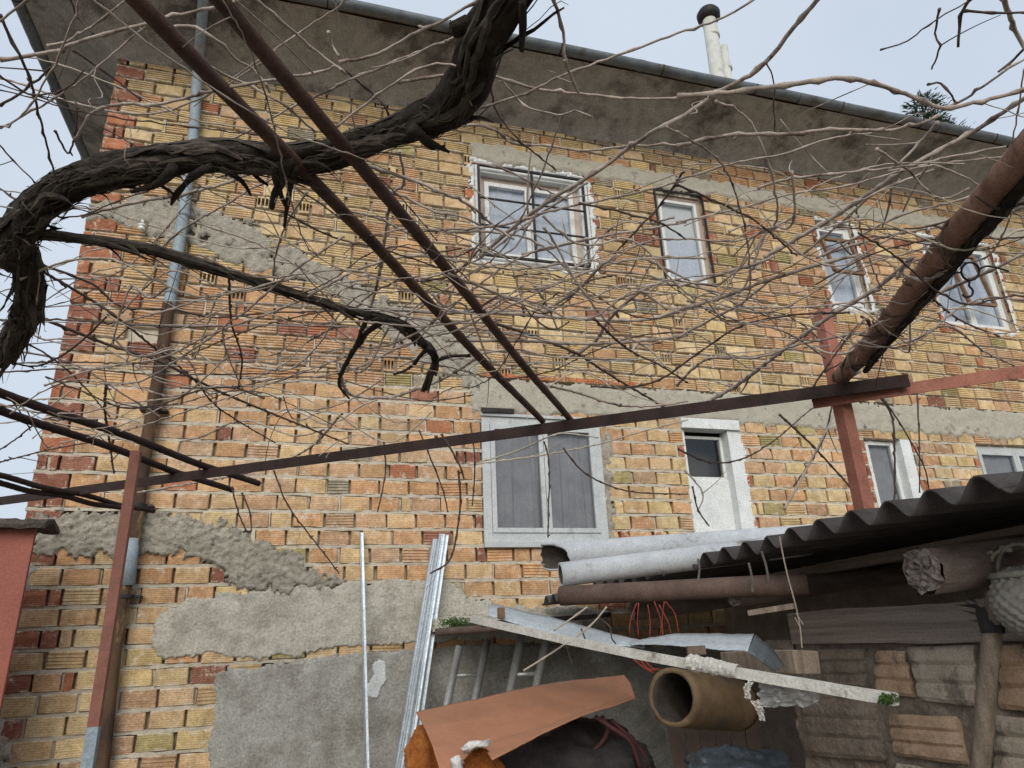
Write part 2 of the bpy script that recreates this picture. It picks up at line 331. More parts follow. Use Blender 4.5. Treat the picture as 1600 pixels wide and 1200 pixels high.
PATCH = {
 'diag': [(126, 318), (250, 306), (330, 325), (382, 337), (412, 360), (455, 382), (530, 422), (608, 465), (658, 492), (739, 519), (752, 560), (750, 655), (733, 655), (730, 610), (690, 582), (648, 562), (590, 511), (530, 473), (477, 440), (417, 427), (342, 404), (297, 378), (235, 372), (180, 350), (130, 345)],
 'rough': [(50, 800), (130, 795), (190, 800), (290, 805), (350, 815), (400, 838), (450, 860), (500, 885), (548, 912), (500, 928), (440, 925), (380, 918), (350, 900), (320, 880), (280, 870), (230, 866), (150, 870), (50, 868)],
 'smooth': [(243, 965), (290, 937), (360, 925), (450, 918), (540, 910), (640, 905), (700, 905), (735, 930), (790, 945), (950, 950), (950, 1015), (800, 1003), (740, 1000), (650, 1008), (560, 1010), (480, 1022), (400, 1030), (330, 1025), (290, 1030), (238, 1030)],
 'grey': [(337, 1046), (400, 1040), (480, 1030), (560, 1018), (650, 1014), (740, 1006), (800, 1008), (1150, 1010), (1150, 1500), (300, 1500), (326, 1190)],
 'corner': [(-20, 1050), (5, 1060), (12, 1120), (20, 1210), (-10, 1500), (-60, 1500)],
 'jamb': [(936, 655), (952, 660), (960, 700), (955, 740), (966, 800), (955, 850), (942, 850)],
 'side': [(52, 850), (62, 880), (50, 915), (40, 945), (30, 955), (30, 880)],
}
PW = {k: [wallxz(*q) for q in v] for k, v in PATCH.items()}
BANDS = {'low': (1.36, XR, 1.97+EYE, 2.315+EYE), 'top': (1.42, XR, 4.78+EYE, 5.02+EYE)}
def covered(x, z):
    for P in PW.values():
        if inpoly(x, z, P): return True
    for a, b_, c, d in BANDS.values():
        if a < x < b_ and c < z < d: return True
    return False

# mortar core: the wall with its window openings, and the other three sides
b = MB(); yb = .062
xs = sorted({XL, XR} | {v for k in WIN.values() for v in k[:2]}); zs = sorted({0., ZT} | {v for k in WIN.values() for v in k[2:]})
for i in range(len(xs)-1):
    for j in range(len(zs)-1):
        xm, zm = (xs[i]+xs[i+1])/2, (zs[j]+zs[j+1])/2
        if any(a < xm < b_ and c < zm < d for a, b_, c, d in WIN.values()): continue
        b.add([(xs[i], yb, zs[j]), (xs[i+1], yb, zs[j]), (xs[i+1], yb, zs[j+1]), (xs[i], yb, zs[j+1])], [(0, 1, 2, 3)])
        b.add([(xs[i], .3, zs[j]), (xs[i+1], .3, zs[j]), (xs[i+1], .3, zs[j+1]), (xs[i], .3, zs[j+1])], [(3, 2, 1, 0)])
for a, b_, c, d in WIN.values():           # reveals
    b.add([(a, yb, c), (a, .3, c), (a, .3, d), (a, yb, d), (b_, yb, c), (b_, .3, c), (b_, .3, d), (b_, yb, d)], [(0, 1, 2, 3), (7, 6, 5, 4), (0, 4, 5, 1), (3, 2, 6, 7)])
b.box((XL, .3, 0), (XL+.25, DEEP, ZT)); b.box((XR-.25, .3, 0), (XR, DEEP, ZT)); b.box((XL+.25, DEEP-.25, 0), (XR-.25, DEEP, ZT))
b.add([(XL, yb, 0), (XL, .3, 0), (XL, .3, ZT), (XL, yb, ZT)], [(0, 3, 2, 1)])
NR = int((ZT-.2)/ROW)
rows = [r for r in range(0, 80) if -.0 < Z0+r*ROW and Z0+r*ROW < ZT-.02]
def free(zc, pad=.0):
    iv = [(XL, XR)]
    for a, b_, c, d in WIN.values():
        if c-.03 < zc < d+.03:
            iv = [q for (s, e) in iv for q in ((s, min(e, a-pad)), (max(s, b_+pad), e)) if q[1]-q[0] > .03]
    return iv
bricks = []          # (xc, zc, length, kind, colour)
def pick(x, z, L, red=False):
    zr = z-EYE; yellow = .60 if zr > 2.35+max(0, (1.2-x))*.42 else .17
    if x > 4.6 and zr > 2.3: yellow = .42
    if zr < .45 and x < .6: yellow = .45
    if x > 2.7 and zr < 2: yellow = .42
    t = min(.999, max(0, .55*random.random()+.45*(.5+.75*fbm(x*.9, z*1.3, 31, 3))))
    if red: c = (.47, .195, .11) if random.random() < .55 else (.33, .145, .10)
    elif t < yellow: c = random.choice(((.72, .56, .285), (.76, .60, .33), (.70, .55, .31), (.68, .50, .28), (.74, .59, .35), (.70, .51, .31)))
    elif t < yellow+.035: c = random.choice(((.46, .40, .19), (.40, .36, .27)))
    elif random.random() > .955: c = (.50, .215, .12) if random.random() < .6 else (.36, .17, .12)
    else: c = random.choice(((.65, .40, .22), (.67, .44, .245), (.59, .39, .24), (.69, .49, .275), (.61, .43, .275), (.64, .39, .205), (.69, .51, .285)))
    k = U(.84, 1.1); g_ = sum(c)/3; c = tuple(v+(g_-v)*.03 for v in c); return (c[0]*k, c[1]*k, c[2]*k, 1)
for r in rows:
    zc = Z0+r*ROW+ROW/2
    # bed joint: uneven strip of mortar squeezed out between the courses
    for s, e in free(Z0+r*ROW):
        n_ = max(2, int((e-s)/.045)); vs = []
        for i in range(n_+1):
            x = s+(e-s)*i/n_; up = zc-EYE > 2.3
            yy = .007+.016*fbm(x*9, r*3.1) if not up else .034+.024*fbm(x*7, r*3.1)
            yy = max(-.006, min(.05, yy)); h = JT/2+.003+.008*fbm(x*16, r*1.7, 5)
            zz = Z0+r*ROW
            vs += [(x, yb, zz-h-.006), (x, yy, zz-h), (x, yy-.002, zz+h), (x, yb, zz+h+.006)]
        b.add(vs, [(i*4+k, i*4+4+k, i*4+5+k, i*4+1+k) for i in range(n_) for k in range(3)])
    ivs = free(zc)
    for (s, e) in ivs:
        x = s; first = True
        if s == XL:
            if r % 2: seq = [(.25, 'solid', True)]
            else: seq = [(U(.055, .12), 'solid', True)]
            if random.random() < .3: seq.append((U(.06, .12), 'solid', True))
        else: seq = [] if (r % 2) else [(U(.06, .125), 'solid', random.random() < .6)]
        if not (s == XL) and r % 2 and random.random() < .3: seq = [(U(.05, .1), 'solid', True)]
        while x < e-.03:
            if seq: L, kind, red = seq.pop(0)
            else:
                L, kind, red = BL*U(.965, 1.02), ('rib' if (zc-EYE) > 2.2 else 'fine'), False
                t = random.random(); xx = x; zr = zc-EYE
                if zr > 2.3 and 1.2 < xx < 5.2 and zr < 3.7 and t < .10: L, kind = U(.11, .125), 'holes'
                elif zr > 2.3 and t < .03: L, kind = .12, 'holes'
                elif xx > 4.4 and zr < 2.2 and t < .05: L, kind = .125, 'pores'
                elif t < .06: L, kind, red = U(.06, .12), 'solid', random.random() < .6
                elif t > .95: L = U(.13, .2)
                if kind == 'rib' and random.random() < .3: kind = 'fine'
                elif kind == 'fine' and random.random() < .1: kind = 'rib'
            if x+L > e-.055:
                L = e-x
                if L < .13: kind, red = 'solid', random.random() < .7
            if L > .3: L /= 2
            xc = x+L/2
            hole = abs(xc-wallxz(213, 520)[0]) < .1 and abs(zc-wallxz(213, 520)[1]) < .07
            if not hole and not (covered(x+.01, zc) and covered(x+L-.01, zc) and covered(xc, zc+.05) and covered(xc, zc-.05)):
                col = pick(xc, zc, L, red); bricks.append((xc, zc, L-JT*U(.6, 1.5), kind, col))
            # head joint: sometimes filled, often open
            if random.random() < (.28 if zc-EYE < 2.3 else .2) and x > s:
                y1 = U(.006, .03); b.box((x-JT-.004, y1, zc-ROW/2), (x+.004, yb+.01, zc+ROW/2), j=.003)
            x += L
wall = b.build('wall', M['mortar'], house)

def brick_mesh(kind, seed):
    rnd = random.Random(seed); q = MB(); hx, hz, dp = .125, BH/2, .07
    j = lambda a: rnd.uniform(-a, a)
    if kind in ('holes', 'pores'):
        if kind == 'holes':
            xsb = [-.125]; 
            for k in range(3): c = -.125+.25*(k+.5)/3; xsb += [c-.029, c+.029]
            xsb += [.125]; zb = [-hz, -hz*.68, hz*.68, hz]; hol = lambda i, k: i % 2 == 1 and k == 1
        else:
            xsb = [-.125]
            for k in range(5): c = -.125+.25*(k+.5)/5; xsb += [c-.013, c+.013]
            xsb += [.125]; zb = [-hz]
            for k in range(4): c = -hz+2*hz*(k+.5)/4; zb += [c-.007, c+.007]
            zb += [hz]; hol = lambda i, k: i % 2 == 1 and k % 2 == 1
        for i in range(len(xsb)-1):
            for k in range(len(zb)-1):
                a, c, d, e = xsb[i], xsb[i+1], zb[k], zb[k+1]
                if hol(i, k):
                    q.add([(a, 0, d), (c, 0, d), (c, 0, e), (a, 0, e), (a, .068, d), (c, .068, d), (c, .068, e), (a, .068, e)], [(4, 5, 6, 7), (0, 4, 7, 3), (1, 2, 6, 5), (3, 7, 6, 2), (0, 1, 5, 4)])
                else: q.add([(a, 0, d), (c, 0, d), (c, 0, e), (a, 0, e)], [(0, 1, 2, 3)])
        q.add([(-hx, 0, -hz), (hx, 0, -hz), (hx, 0, hz), (-hx, 0, hz), (-hx, dp, -hz), (hx, dp, -hz), (hx, dp, hz), (-hx, dp, hz)], [(0, 4, 5, 1), (3, 2, 6, 7), (0, 3, 7, 4), (1, 5, 6, 2)])
    else:
        prof = [(-hz, .007), (-hz+.006, 0)]
        if kind == 'rib':
            ng = 4
            for g in range(ng):
                c = -hz+2*hz*(g+1)/(ng+1); prof += [(c-.0042, 0), (c-.002, .008), (c+.002, .008), (c+.0042, 0)]
        else:
            c = rnd.uniform(-.02, .02); prof += [(c, -.002)]
        prof += [(hz-.006, 0), (hz, .007)]
        ex = [-hx, -hx+.007, hx-.007, hx]; jj = [(j(.003), j(.003)) for _ in range(2)]
        ch = rnd.random() < .35; tilt = j(.004); vs = []
        for (z, y) in prof:
            for i, x in enumerate(ex):
                yy = y+(.007 if i in (0, 3) else 0); t = (z+hz)/(2*hz)
                xx = x+(jj[0][0]*(1-t)+jj[0][1]*t if i < 2 else jj[1][0]*(1-t)+jj[1][1]*t)
                zz = z+tilt*x/hx*.5
                if ch and i >= 2 and z > hz*.6: yy += .012; xx -= .006
                vs.append((xx, yy, zz))
        n_ = len(prof); q.add(vs, [(a*4+i, a*4+i+1, a*4+5+i, a*4+4+i) for a in range(n_-1) for i in range(3)])
        o = len(q.v); q.v += [(v[0], dp, v[2]) for v in (vs[0], vs[3], vs[-1], vs[-4])]
        top = [(n_-1)*4+i for i in range(4)]; L_ = [a*4 for a in range(n_)]; R_ = [a*4+3 for a in range(n_)]
        q.f += [(o, o+1, 3, 2, 1, 0), tuple(top)+(o+2, o+3), tuple([o]+L_+[o+3]), tuple([o+1, o+2]+R_[::-1])]
    me = bpy.data.meshes.new('brick'); me.from_pydata(q.v, [], q.f)
    uv = me.uv_layers.new(name='UVMap')
    for l in me.loops:
        v = me.vertices[l.vertex_index].co; uv.data[l.index].uv = ((v.x+.125)/.25, (v.z+hz)/(2*hz))
    me.materials.append(M['brick']); me.update(); return me
KIND = {k: [brick_mesh(k, 10*i+sum(map(ord, k))) for i in range(n_)] for k, n_ in (('rib', 5), ('fine', 6), ('solid', 3), ('holes', 1), ('pores', 1))}
def score(t):
    xc, zc, L, kind, col = t; u, v = proj(Vector((xc, 0, zc)))
    if not (0 < u < 1600 and 0 < v < 1200) or covered(xc, zc): return 0
    if u > 830 and v > 850-.2*(u-830) or (u > 640 and v > 1000): return 0
    d_ = (Vector((xc, 0, zc))-CAM).dot(FW); return L/d_**2
bricks.sort(key=score, reverse=True)
big = MB(); bcol = []; buv = []
for i, t in enumerate(bricks):
    xc, zc, L, kind, col = t; me = random.choice(KIND[kind]); sx_ = L/.25; oy = U(-.005, .005)
    if kind == 'solid': oy = U(-.008, .006)
    rz, ry = U(-.025, .025), U(-.024, .024); zc += U(-.004, .004)
    if i < 300:
        o = link('brick', me, wall); o.location = (xc, oy, zc); o.scale = (sx_, 1, U(.93, 1.03)); o.rotation_euler = (0, ry, rz); o.color = col
    else:
        Mx = Matrix.Translation((xc, oy, zc))@Matrix.Rotation(rz, 4, 'Z')@Matrix.Rotation(ry, 4, 'Y')@Matrix.Diagonal((sx_, 1, U(.93, 1.03), 1))
        big.add([Mx@v.co for v in me.vertices], [tuple(p.vertices) for p in me.polygons])
        ul = me.uv_layers[0].data
        for p in me.polygons:
            for li in p.loop_indices: buv.append(tuple(ul[li].uv)); bcol.append(col)
mass = big.build('brick_courses', M['brick_j'], wall); me = mass.data
uv = me.uv_layers.new(name='UVMap'); uv.data.foreach_set('uv', [c for q in buv for c in q])
ca = me.color_attributes.new('Col', 'FLOAT_COLOR', 'CORNER'); ca.data.foreach_set('color', [c for q in bcol for c in q])
mass['kind'] = 'stuff'

# cement patches, trowelled over the bricks
def patch(name, P, m, t, amp, step=.022, edge=.025, sc=9, parent=house, label=None, gaps=9.):
    x0, x1 = min(p[0] for p in P)-.05, max(p[0] for p in P)+.05; z0, z1 = max(.3, min(p[1] for p in P)-.05), max(p[1] for p in P)+.05
    nx, nz_ = int((x1-x0)/step)+1, int((z1-z0)/step)+1; ok = {}
    for i in range(nx):
        for k in range(nz_):
            x, z = x0+(i+.5)*step, z0+(k+.5)*step
            if x < XL+.012: continue
            dx = edge*2*fbm(x*8, z*8, 1.3)+edge*1.3*fbm(x*34, z*34, 4); dz = edge*2*fbm(x*8, z*8, 7.7)+edge*1.3*fbm(x*34, z*34, 9)
            if fbm(x*4, z*4, 20)+.5*fbm(x*17, z*17, 3) > gaps: continue
            if inpoly(x+dx, z+dz, P) and not any(a < x < b_ and c < z < d for a, b_, c, d in WIN.values()): ok[i, k] = 1
    q = MB(); idx = {}
    def vert(i, k):
        if (i, k) in idx: return idx[i, k]
        full = all((i+a, k+c) in ok for a in (-1, 0) for c in (-1, 0)); x, z = x0+i*step, z0+k*step
        y = -(t+amp*fbm(x*sc, z*sc, 2.2)+amp*.6*abs(fbm(x*sc*3.5, z*sc*3.5, 6))) if full else .012
        if full: y = min(y, -.004)
        idx[i, k] = len(q.v); q.v.append((x+U(-.3, .3)*step, y, z+U(-.3, .3)*step)); return idx[i, k]
    for (i, k) in ok: q.f.append((vert(i, k), vert(i+1, k), vert(i+1, k+1), vert(i, k+1)))
    o = q.build(name, m, parent, True)
    if label: o['label'] = label
    return o
patch('cement_patch', PW['diag'], M['rough_cement'], .010, .010, .016, .04, 16, gaps=.5, label='rough diagonal cement strip across the upper bricks')
patch('cement_patch', PW['rough'], M['rough_cement'], .018, .020, .012, .035, 26, label='lumpy cement scar left of the lower window')
patch('cement_patch', PW['smooth'], M['smooth_cement'], .015, .006, .0095, .016, 7, label='pale trowelled cement patch')
patch('cement_patch', PW['grey'], M['grey_cement'], .012, .005, .014, .010, 5, label='large grey rendered area at the foot of the wall')
patch('cement_patch', PW['corner'], M['smooth_cement'], .014, .008)
patch('cement_patch', PW['jamb'], M['rough_cement'], .012, .012)
patch('cement_patch', PW['side'], M['smooth_cement'], .012, .008)
a, b_, c, d = BANDS['low']; patch('lintel_band', [(a, c), (XR, c), (XR, d), (a, d)], M['band'], .012, .010, .022, .02, 12, label='concrete floor band above the ground floor windows')
a, b_, c, d = BANDS['top']; patch('lintel_band', [(a, c), (XR, c), (XR, d), (a, d)], M['band'], .010, .008, .022, .022, 12, label='concrete ring beam above the upper windows')
pw = [wallxz(*q) for q in ((578, 1036), (592, 1027), (604, 1033), (605, 1062), (592, 1084), (588, 1094), (574, 1090), (571, 1068), (583, 1055))]
o = patch('plaster_splash', pw, M['limewash'], .020, .004, .009, .006, 9)
# thin red rowlock course on the floor band
rm = brick_mesh('solid', 99)
x = 1.5
while x < 3.15:
    L = U(.10, .125); o = link('rowlock_brick', rm, wall); o.location = (x+L/2, -.012+U(-.004, .004), 2.345+EYE); o.scale = ((L-.01)/.25, 1, .42); o.color = (.56*U(.85, 1.1), .22, .10, 1); x += L

# eave: sloping cement soffit right round the corner, gutter, roof
OV, ZG = .76, 5.63+EYE
b = MB()
def sof(x0, y0, x1, y1, x2, y2, x3, y3):      # wall line (0-1), eave line (3-2)
    nu = 60; nv = 8
    def fn(u, v):
        p = Vector((x0, y0, 0)).lerp(Vector((x1, y1, 0)), u); q = Vector((x3, y3, 0)).lerp(Vector((x2, y2, 0)), u)
        r_ = p.lerp(q, v); z = ZT-.09+(ZG-.02-ZT+.09)*(v**.75)
        return Vector((r_.x, r_.y, z+.012*fbm(r_.x*3, r_.y*3)))
    b.grid(fn, nu, nv)
sof(XL, .0, XR, .0, XR+OV, -OV, XL-OV, -OV)
sof(XL, DEEP, XL, .0, XL-OV, -OV, XL-OV, DEEP+OV)
sof(XR, .0, XR, DEEP, XR+OV, DEEP+OV, XR+OV, -OV)
b.build('soffit', M['soffit'], house, True)
b = MB(); r0 = [(XL-OV, -OV, ZG), (XR+OV, -OV, ZG), (XR+OV, DEEP+OV, ZG), (XL-OV, DEEP+OV, ZG)]
ym = DEEP/2; zr_ = ZG+.06+math.tan(rad(20))*(ym+OV); rid = [(XL+ym-.1, ym, zr_), (XR-ym+.1, ym, zr_)]
vs = [(x, y, z+.06) for x, y, z in r0]+rid+r0
b.add(vs, [(0, 1, 5, 4), (1, 2, 5), (2, 3, 4, 5), (3, 0, 4), (0, 6, 7, 1), (1, 7, 8, 2), (2, 8, 9, 3), (3, 9, 6, 0)])
roof = b.build('roof', M['tile'], house)
def gutter(p, q, out):
    b = MB(); p = Vector(p); q = Vector(q); n_ = max(2, int((q-p).length/.5)); R_ = .062
    def fn(u, v):
        th = math.pi*v; c = p.lerp(q, u); s_ = .006*math.sin(u*40)
        return c+out*(R_-R_*math.cos(th)) + Vector((0, 0, -R_*math.sin(th)*1.05+s_))
    b.grid(fn, n_, 10); o = b.build('gutter', M['zinc'], house, True); solid(o, .004)
    L = (q-p).length; k = .4
    while k < L:
        c = p.lerp(q, k/L); b2 = MB()
        b2.tube([c+out*(R_-(R_+.004)*math.cos(t*math.pi/8))+Vector((0, 0, -(R_+.004)*1.05*math.sin(t*math.pi/8))) for t in range(9)], .006, 5)
        b2.build('gutter_bracket', M['rust_dark'], o); k += 1.15
    k = 1.9
    while k < L:
        c = p.lerp(q, k/L); b2 = MB()
        d_ = (q-p).normalized()*.035
        b2.grid(lambda u, v: c+d_*(u-.5)*2+out*(R_-(R_+.006)*math.cos(math.pi*v))+Vector((0, 0, -(R_+.006)*1.05*math.sin(math.pi*v))), 1, 10)
        b2.build('gutter_joint', M['zinc'], o, True); k += 2.0
    return o
gutter((XL-OV-.06, -OV-.002, ZG+.03), (XR+OV, -OV-.002, ZG+.03), Vector((0, -1, 0)))
gutter((XL-OV-.002, DEEP+OV, ZG+.03), (XL-OV-.002, -OV-.06, ZG+.03), Vector((-1, 0, 0)))
# flues on the roof
Yf = 7.6
def flue(px0, py0, px1, py1, r_, cap):
    t = PY(px0, py0, Yf); q = PY(px1, py1, Yf); zb_ = ZG+.3
    bt = t+(q-t)*((zb_-t.z)/(q.z-t.z)); b = MB(); b.tube([bt, t], r_, 20)
    b.tube([t-Vector((0, 0, .5)), t-Vector((0, 0, .42))], r_*1.08, 20)
    f = b.build('flue_pipe', M['flue'], roof, True)
    return t
t = flue(1107, 25, 1124, 140, .115, True)
b = MB(); b.tube([t+Vector((0, 0, -.12)), t+Vector((0, 0, -.06)), t+Vector((0, 0, .03)), t+Vector((0, 0, .1)), t+Vector((0, 0, .16))], [.12, .19, .20, .16, .03], 20)
b.build('flue_cap', M['black_iron'], roof, True)
flue(1130, 74, 1139, 140, .075, False)
# downpipe: galvanised above, rusted below
def wp(px, py, off): return PY(px, py, D-off)
b = MB(); up_ = [wp(319, -30, OV+.05), wp(315, 40, .45), wp(309, 110, .14), wp(303, 200, .09), wp(291, 300, .09), wp(277, 400, .09), wp(264, 480, .09)]
b.tube(spline(up_, .06), .047, 16); dp1 = b.build('downpipe', M['zinc_pipe'], house, True)
for q in ((311, 95), (303, 200), (286, 335), (268, 455)):
    p = wp(*q, .09 if q[1] > 150 else .16); b = MB(); b.tube([p-Vector((0, 0, .03)), p+Vector((0, 0, .03))], .052, 16); b.build('collar', M['zinc_pipe'], dp1, True)
b = MB(); lo = [wp(264, 475, .09), wp(246, 600, .09), wp(225, 720, .09), wp(205, 860, .09), wp(180, 1000, .09), wp(158, 1200, .09)]
lo.append(Vector((lo[-1].x-.0, lo[-1].y, .1)))
b.tube(spline(lo, .08), .05, 16, rf=lambda i, th: 1+.05*fbm(i*.3, th)); dp2 = b.build('downpipe', M['rust_pipe'], house, True); dp2['label'] = 'rusty lower downpipe with yellowish streaks'
for q in ((240, 640), (216, 790), (196, 932)):
    p = wp(*q, .09); b = MB(); b.tube([p-Vector((0, 0, .012)), p+Vector((0, 0, .012))], .06, 16); b.box((p.x-.1, p.y-.01, p.z-.008), (p.x+.1, p.y+.08, p.z+.008)); b.build('pipe_clamp', M['black_iron'], dp2)
b = MB(); b.tube([wp(205, 842, .095), wp(197, 915, .095)], .057, 16); o = b.build('repair_sleeve', M['zinc_pipe'], dp2, True)
p = wp(226, 352, 0); b = MB()
prof = [(0, .012), (-.04, .012), (-.045, .03), (-.06, .034), (-.065, .018), (-.08, .03), (-.095, .03), (-.1, .01), (-.11, .006)]
b.tube([p+Vector((0, .0, 0)), p+Vector((0, -.07, 0)), p+Vector((0, -.08, -.06))], .008, 6)
b.tube([p+Vector((0, -.08, -.06-(-q[0]-.06))) for q in prof], [q[1] for q in prof], 14); b.build('insulator', M['ceramic'], house, True)

# ------------------------------------------------------------------ windows
def bars(name, m, parent, boxes, bev=.003):
    b = MB()
    for a, c in boxes: b.box(a, c)
    o = b.build(name, m, parent); return bevel(o, bev)
def curtain(name, m, parent, x0, x1, z0, z1, y, waves, amp):
    b = MB(); b.grid(lambda u, v: Vector((x0+(x1-x0)*u, y+amp*1.6*fbm(u*waves*1.6+x0, v*.5, z0)*(1.2-.5*v)+amp*.5*fbm(u*waves*5, v*.7, x0), z0+(z1-z0)*v)), 60, 8)
    return b.build(name, m, parent, True)
def pane(parent, x0, x1, z0, z1, y):
    b = MB(); b.add([(x0, y, z0), (x1, y, z0), (x1, y, z1), (x0, y, z1)], [(0, 1, 2, 3)]); return b.build('pane', M['glass'], parent)
def frame_boxes(x0, x1, z0, z1, y0, y1, t): return [((x0, y0, z0), (x0+t, y1, z1)), ((x1-t, y0, z0), (x1, y1, z1)), ((x0+t, y0, z1-t), (x1-t, y1, z1)), ((x0+t, y0, z0), (x1-t, y1, z0+t))]
def win_root(k, label):
    x0, x1, z0, z1 = WIN[k]
    o = bpy.data.objects.new('window', None); C.objects.link(o); o.parent = house; o.location = ((x0+x1)/2, .08, z0); o['label'] = label
    return o, x0, x1, z0, z1
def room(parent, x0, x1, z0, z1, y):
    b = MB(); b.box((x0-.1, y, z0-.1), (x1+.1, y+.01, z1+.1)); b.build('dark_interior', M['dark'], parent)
def casements(o, x0, x1, z0, z1, y, fm, cm, cur, nl=2, ft=.055, st=.05, cw=9, ca_=.012, gap=.0):
    bars('frame', fm, o, frame_boxes(x0, x1, z0, z1, y, y+.07, ft))
    wid = (x1-x0-2*ft)/nl
    for i in range(nl):
        a = x0+ft+i*wid; q = a+wid
        s_ = bars('sash', cm, o, frame_boxes(a+.002, q-.002, z0+ft+.002, z1-ft-.002, y-.012, y+.035, st))
        pane(o, a+st-.004, q-st+.004, z0+ft+st-.004, z1-ft-st+.004, y+.012)
    if cur: curtain('curtain', M[cur], o, x0+ft, x1-ft, z0+ft*.5, z1-ft, y+.055, cw, ca_)
    room(o, x0, x1, z0, z1, .45)
# upper window with iron grille
o, x0, x1, z0, z1 = win_root('U1', 'upper window with two casements and a black iron grille')
casements(o, x0+.06, x1-.09, z0+.05, z1-.10, .10, M['old_wood'], M['white'], 'lace')
patch('white_reveal', [(x0-.045, z0-.05), (x1+.06, z0-.06), (x1+.05, z1+.02), (x0-.05, z1+.05)], M['limewash'], .008, .006, .014, .03, 9, o)
b = MB()
for a, c in (((x0+.0, .02, z0+.02), (x0+.06, .16, z1)), ((x1-.09, .02, z0+.02), (x1, .16, z1)), ((x0+.06, .02, z0), (x1-.09, .16, z0+.05)), ((x0+.06, .02, z1-.1), (x1-.09, .16, z1))): b.box(a, c)
b.build('plaster_reveal', M['limewash'], o)
b = MB(); g0, g1, h0, h1 = x0+.03, x1-.07, z0+.04, z1-.05; yg = -.03
for p, q in (((g0, h0), (g1, h0)), ((g0, h1), (g1, h1)), ((g0, h0), (g0, h1)), ((g1, h0), (g1, h1)), ((g0+(g1-g0)*.5, h0), (g0+(g1-g0)*.5, h1))):
    b.bar((p[0], yg, p[1]), (q[0], yg, q[1]), .022, .026, Vector((0, 1, 0)))
for f_ in (.32, .62): b.bar((g0, yg-.006, h0+(h1-h0)*f_), (g1, yg-.006, h0+(h1-h0)*f_), .014, .02, Vector((0, 1, 0)))
b.build('iron_grille', M['black_iron'], o)
# narrow upper window
o, x0, x1, z0, z1 = win_root('U2', 'narrow upper window with lace curtain and pale top panel')
casements(o, x0+.02, x1-.0, z0+.0, z1-.02, .07, M['old_wood'], M['white'], None, 1, .05, .035)
curtain('curtain', M['lace'], o, x0+.05, x1-.05, z0+.03, z0+.62, .115, 6, .008)
b = MB(); b.box((x0+.05, .125, z0+.60), (x1-.05, .135, z1-.03)); b.build('top_panel', M['white'], o)
b = MB()
for p, q in (((x0+.0, z0), (x0+.0, z1)), ((x1, z0-.0), (x1, z1)), ((x0, z0), (x1, z0)), ((x0, z1), (x1, z1))): b.bar((p[0], -.005, p[1]), (q[0], -.005, q[1]), .02, .02, Vector((0, 1, 0)))
b.build('iron_edge', M['black_iron'], o)
# third and fourth upper windows: grey panes, one small brown sash tilted open
for k, lab, n_ in (('U3', 'narrow upper window with pale reveal and small open brown sash', 1), ('U4', 'wide upper window at the right with open brown sash and pale jambs', 2)):
    o, x0, x1, z0, z1 = win_root(k, lab)
    patch('white_reveal', [(x0-.03, z0-.04), (x1+.05, z0-.04), (x1+.04, z1+.03), (x0-.04, z1+.03)], M['limewash'], .006, .005, .014, .03, 9, o)
    casements(o, x0, x1, z0, z1, .09, M['limewash'], M['white'], 'lace', n_, .06, .04)
    a0 = x0+(.05 if n_ == 1 else .38); a1 = a0+.42; zz0, zz1 = z0+(.42 if n_ == 1 else .3), z0+(.92 if n_ == 1 else 1.05)
    b = MB()
    for p, q in (((a0, zz0), (a1, zz0)), ((a0, zz1), (a1, zz1)), ((a0, zz0), (a0, zz1)), ((a1, zz0), (a1, zz1))): b.bar((p[0], .02-(.10 if p[1] == zz0 else 0), p[1]), (q[0], .02-(.10 if q[1] == zz0 else 0), q[1]), .035, .04, Vector((0, 1, 0)))
    sa = b.build('open_sash', M['brown_wood'], o)
    b = MB(); b.add([(a0, -.07, zz0), (a1, -.07, zz0), (a1, .03, zz1), (a0, .03, zz1)], [(0, 1, 2, 3)]); b.build('pane', M['glass'], sa)
# lower grey window
o, x0, x1, z0, z1 = win_root('L1', 'grey painted ground floor window with two casements and drawn curtains')
casements(o, x0, x1, z0, z1, -.012, M['grey_paint'], M['grey_paint'], None, 2, .075, .042)
curtain('curtain', M['curtain'], o, x0+.07, x0+.62, z0+.05, z1-.06, .05, 5, .016)
curtain('curtain', M['curtain'], o, x0+.60, x1-.07, z0+.05, z1-.06, .06, 5, .016)
b = MB(); b.box((x0-.005, -.045, z0-.05), (x1+.01, .06, z0)); bevel(b.build('sill', M['grey_paint'], o))
b = MB(); b.box((x0-.01, -.035, z1), (x1+.02, .04, z1+.03)); bevel(b.build('head_board', M['grey_paint'], o))
b = MB(); b.box((x0+.0, -.05, z1+.032), (x0+.3, -.01, z1+.07), j=.01); b.build('roofing_felt_strip', M['rubber'], o)
# white niche with small window
o, x0, x1, z0, z1 = win_root('L2', 'white plastered niche with small dark window and white panel below')
b = MB(); zs_ = 1.42+EYE
b.box((x0+.02, .10, z0), (x1-.12, .13, zs_)); bevel(b.build('lower_panel', M['limewash'], o))
bars('frame', M['white'], o, frame_boxes(x0+.02, x1-.14, zs_+.0, z1-.13, .11, .16, .03)); pane(o, x0+.05, x1-.17, zs_+.03, z1-.16, .13)
b = MB(); b.box((x0-.02, -.03, z1-.09), (x1-.0, .12, z1+.015)); bevel(b.build('lintel_board', M['limewash'], o))
b = MB(); b.box((x1-.14, .0, z0), (x1+.03, .14, z1-.092), j=.004); b.box((x0-.01, .02, z0), (x0+.02, .14, z1-.092), j=.003); b.build('jamb', M['limewash'], o)
patch('white_reveal', [(x1-.0, z0), (x1+.04, z0), (x1+.03, z1), (x1-.0, z1)], M['limewash'], .006, .005, .014, .02, 9, o)
room(o, x0, x1, z0, z1, .4)
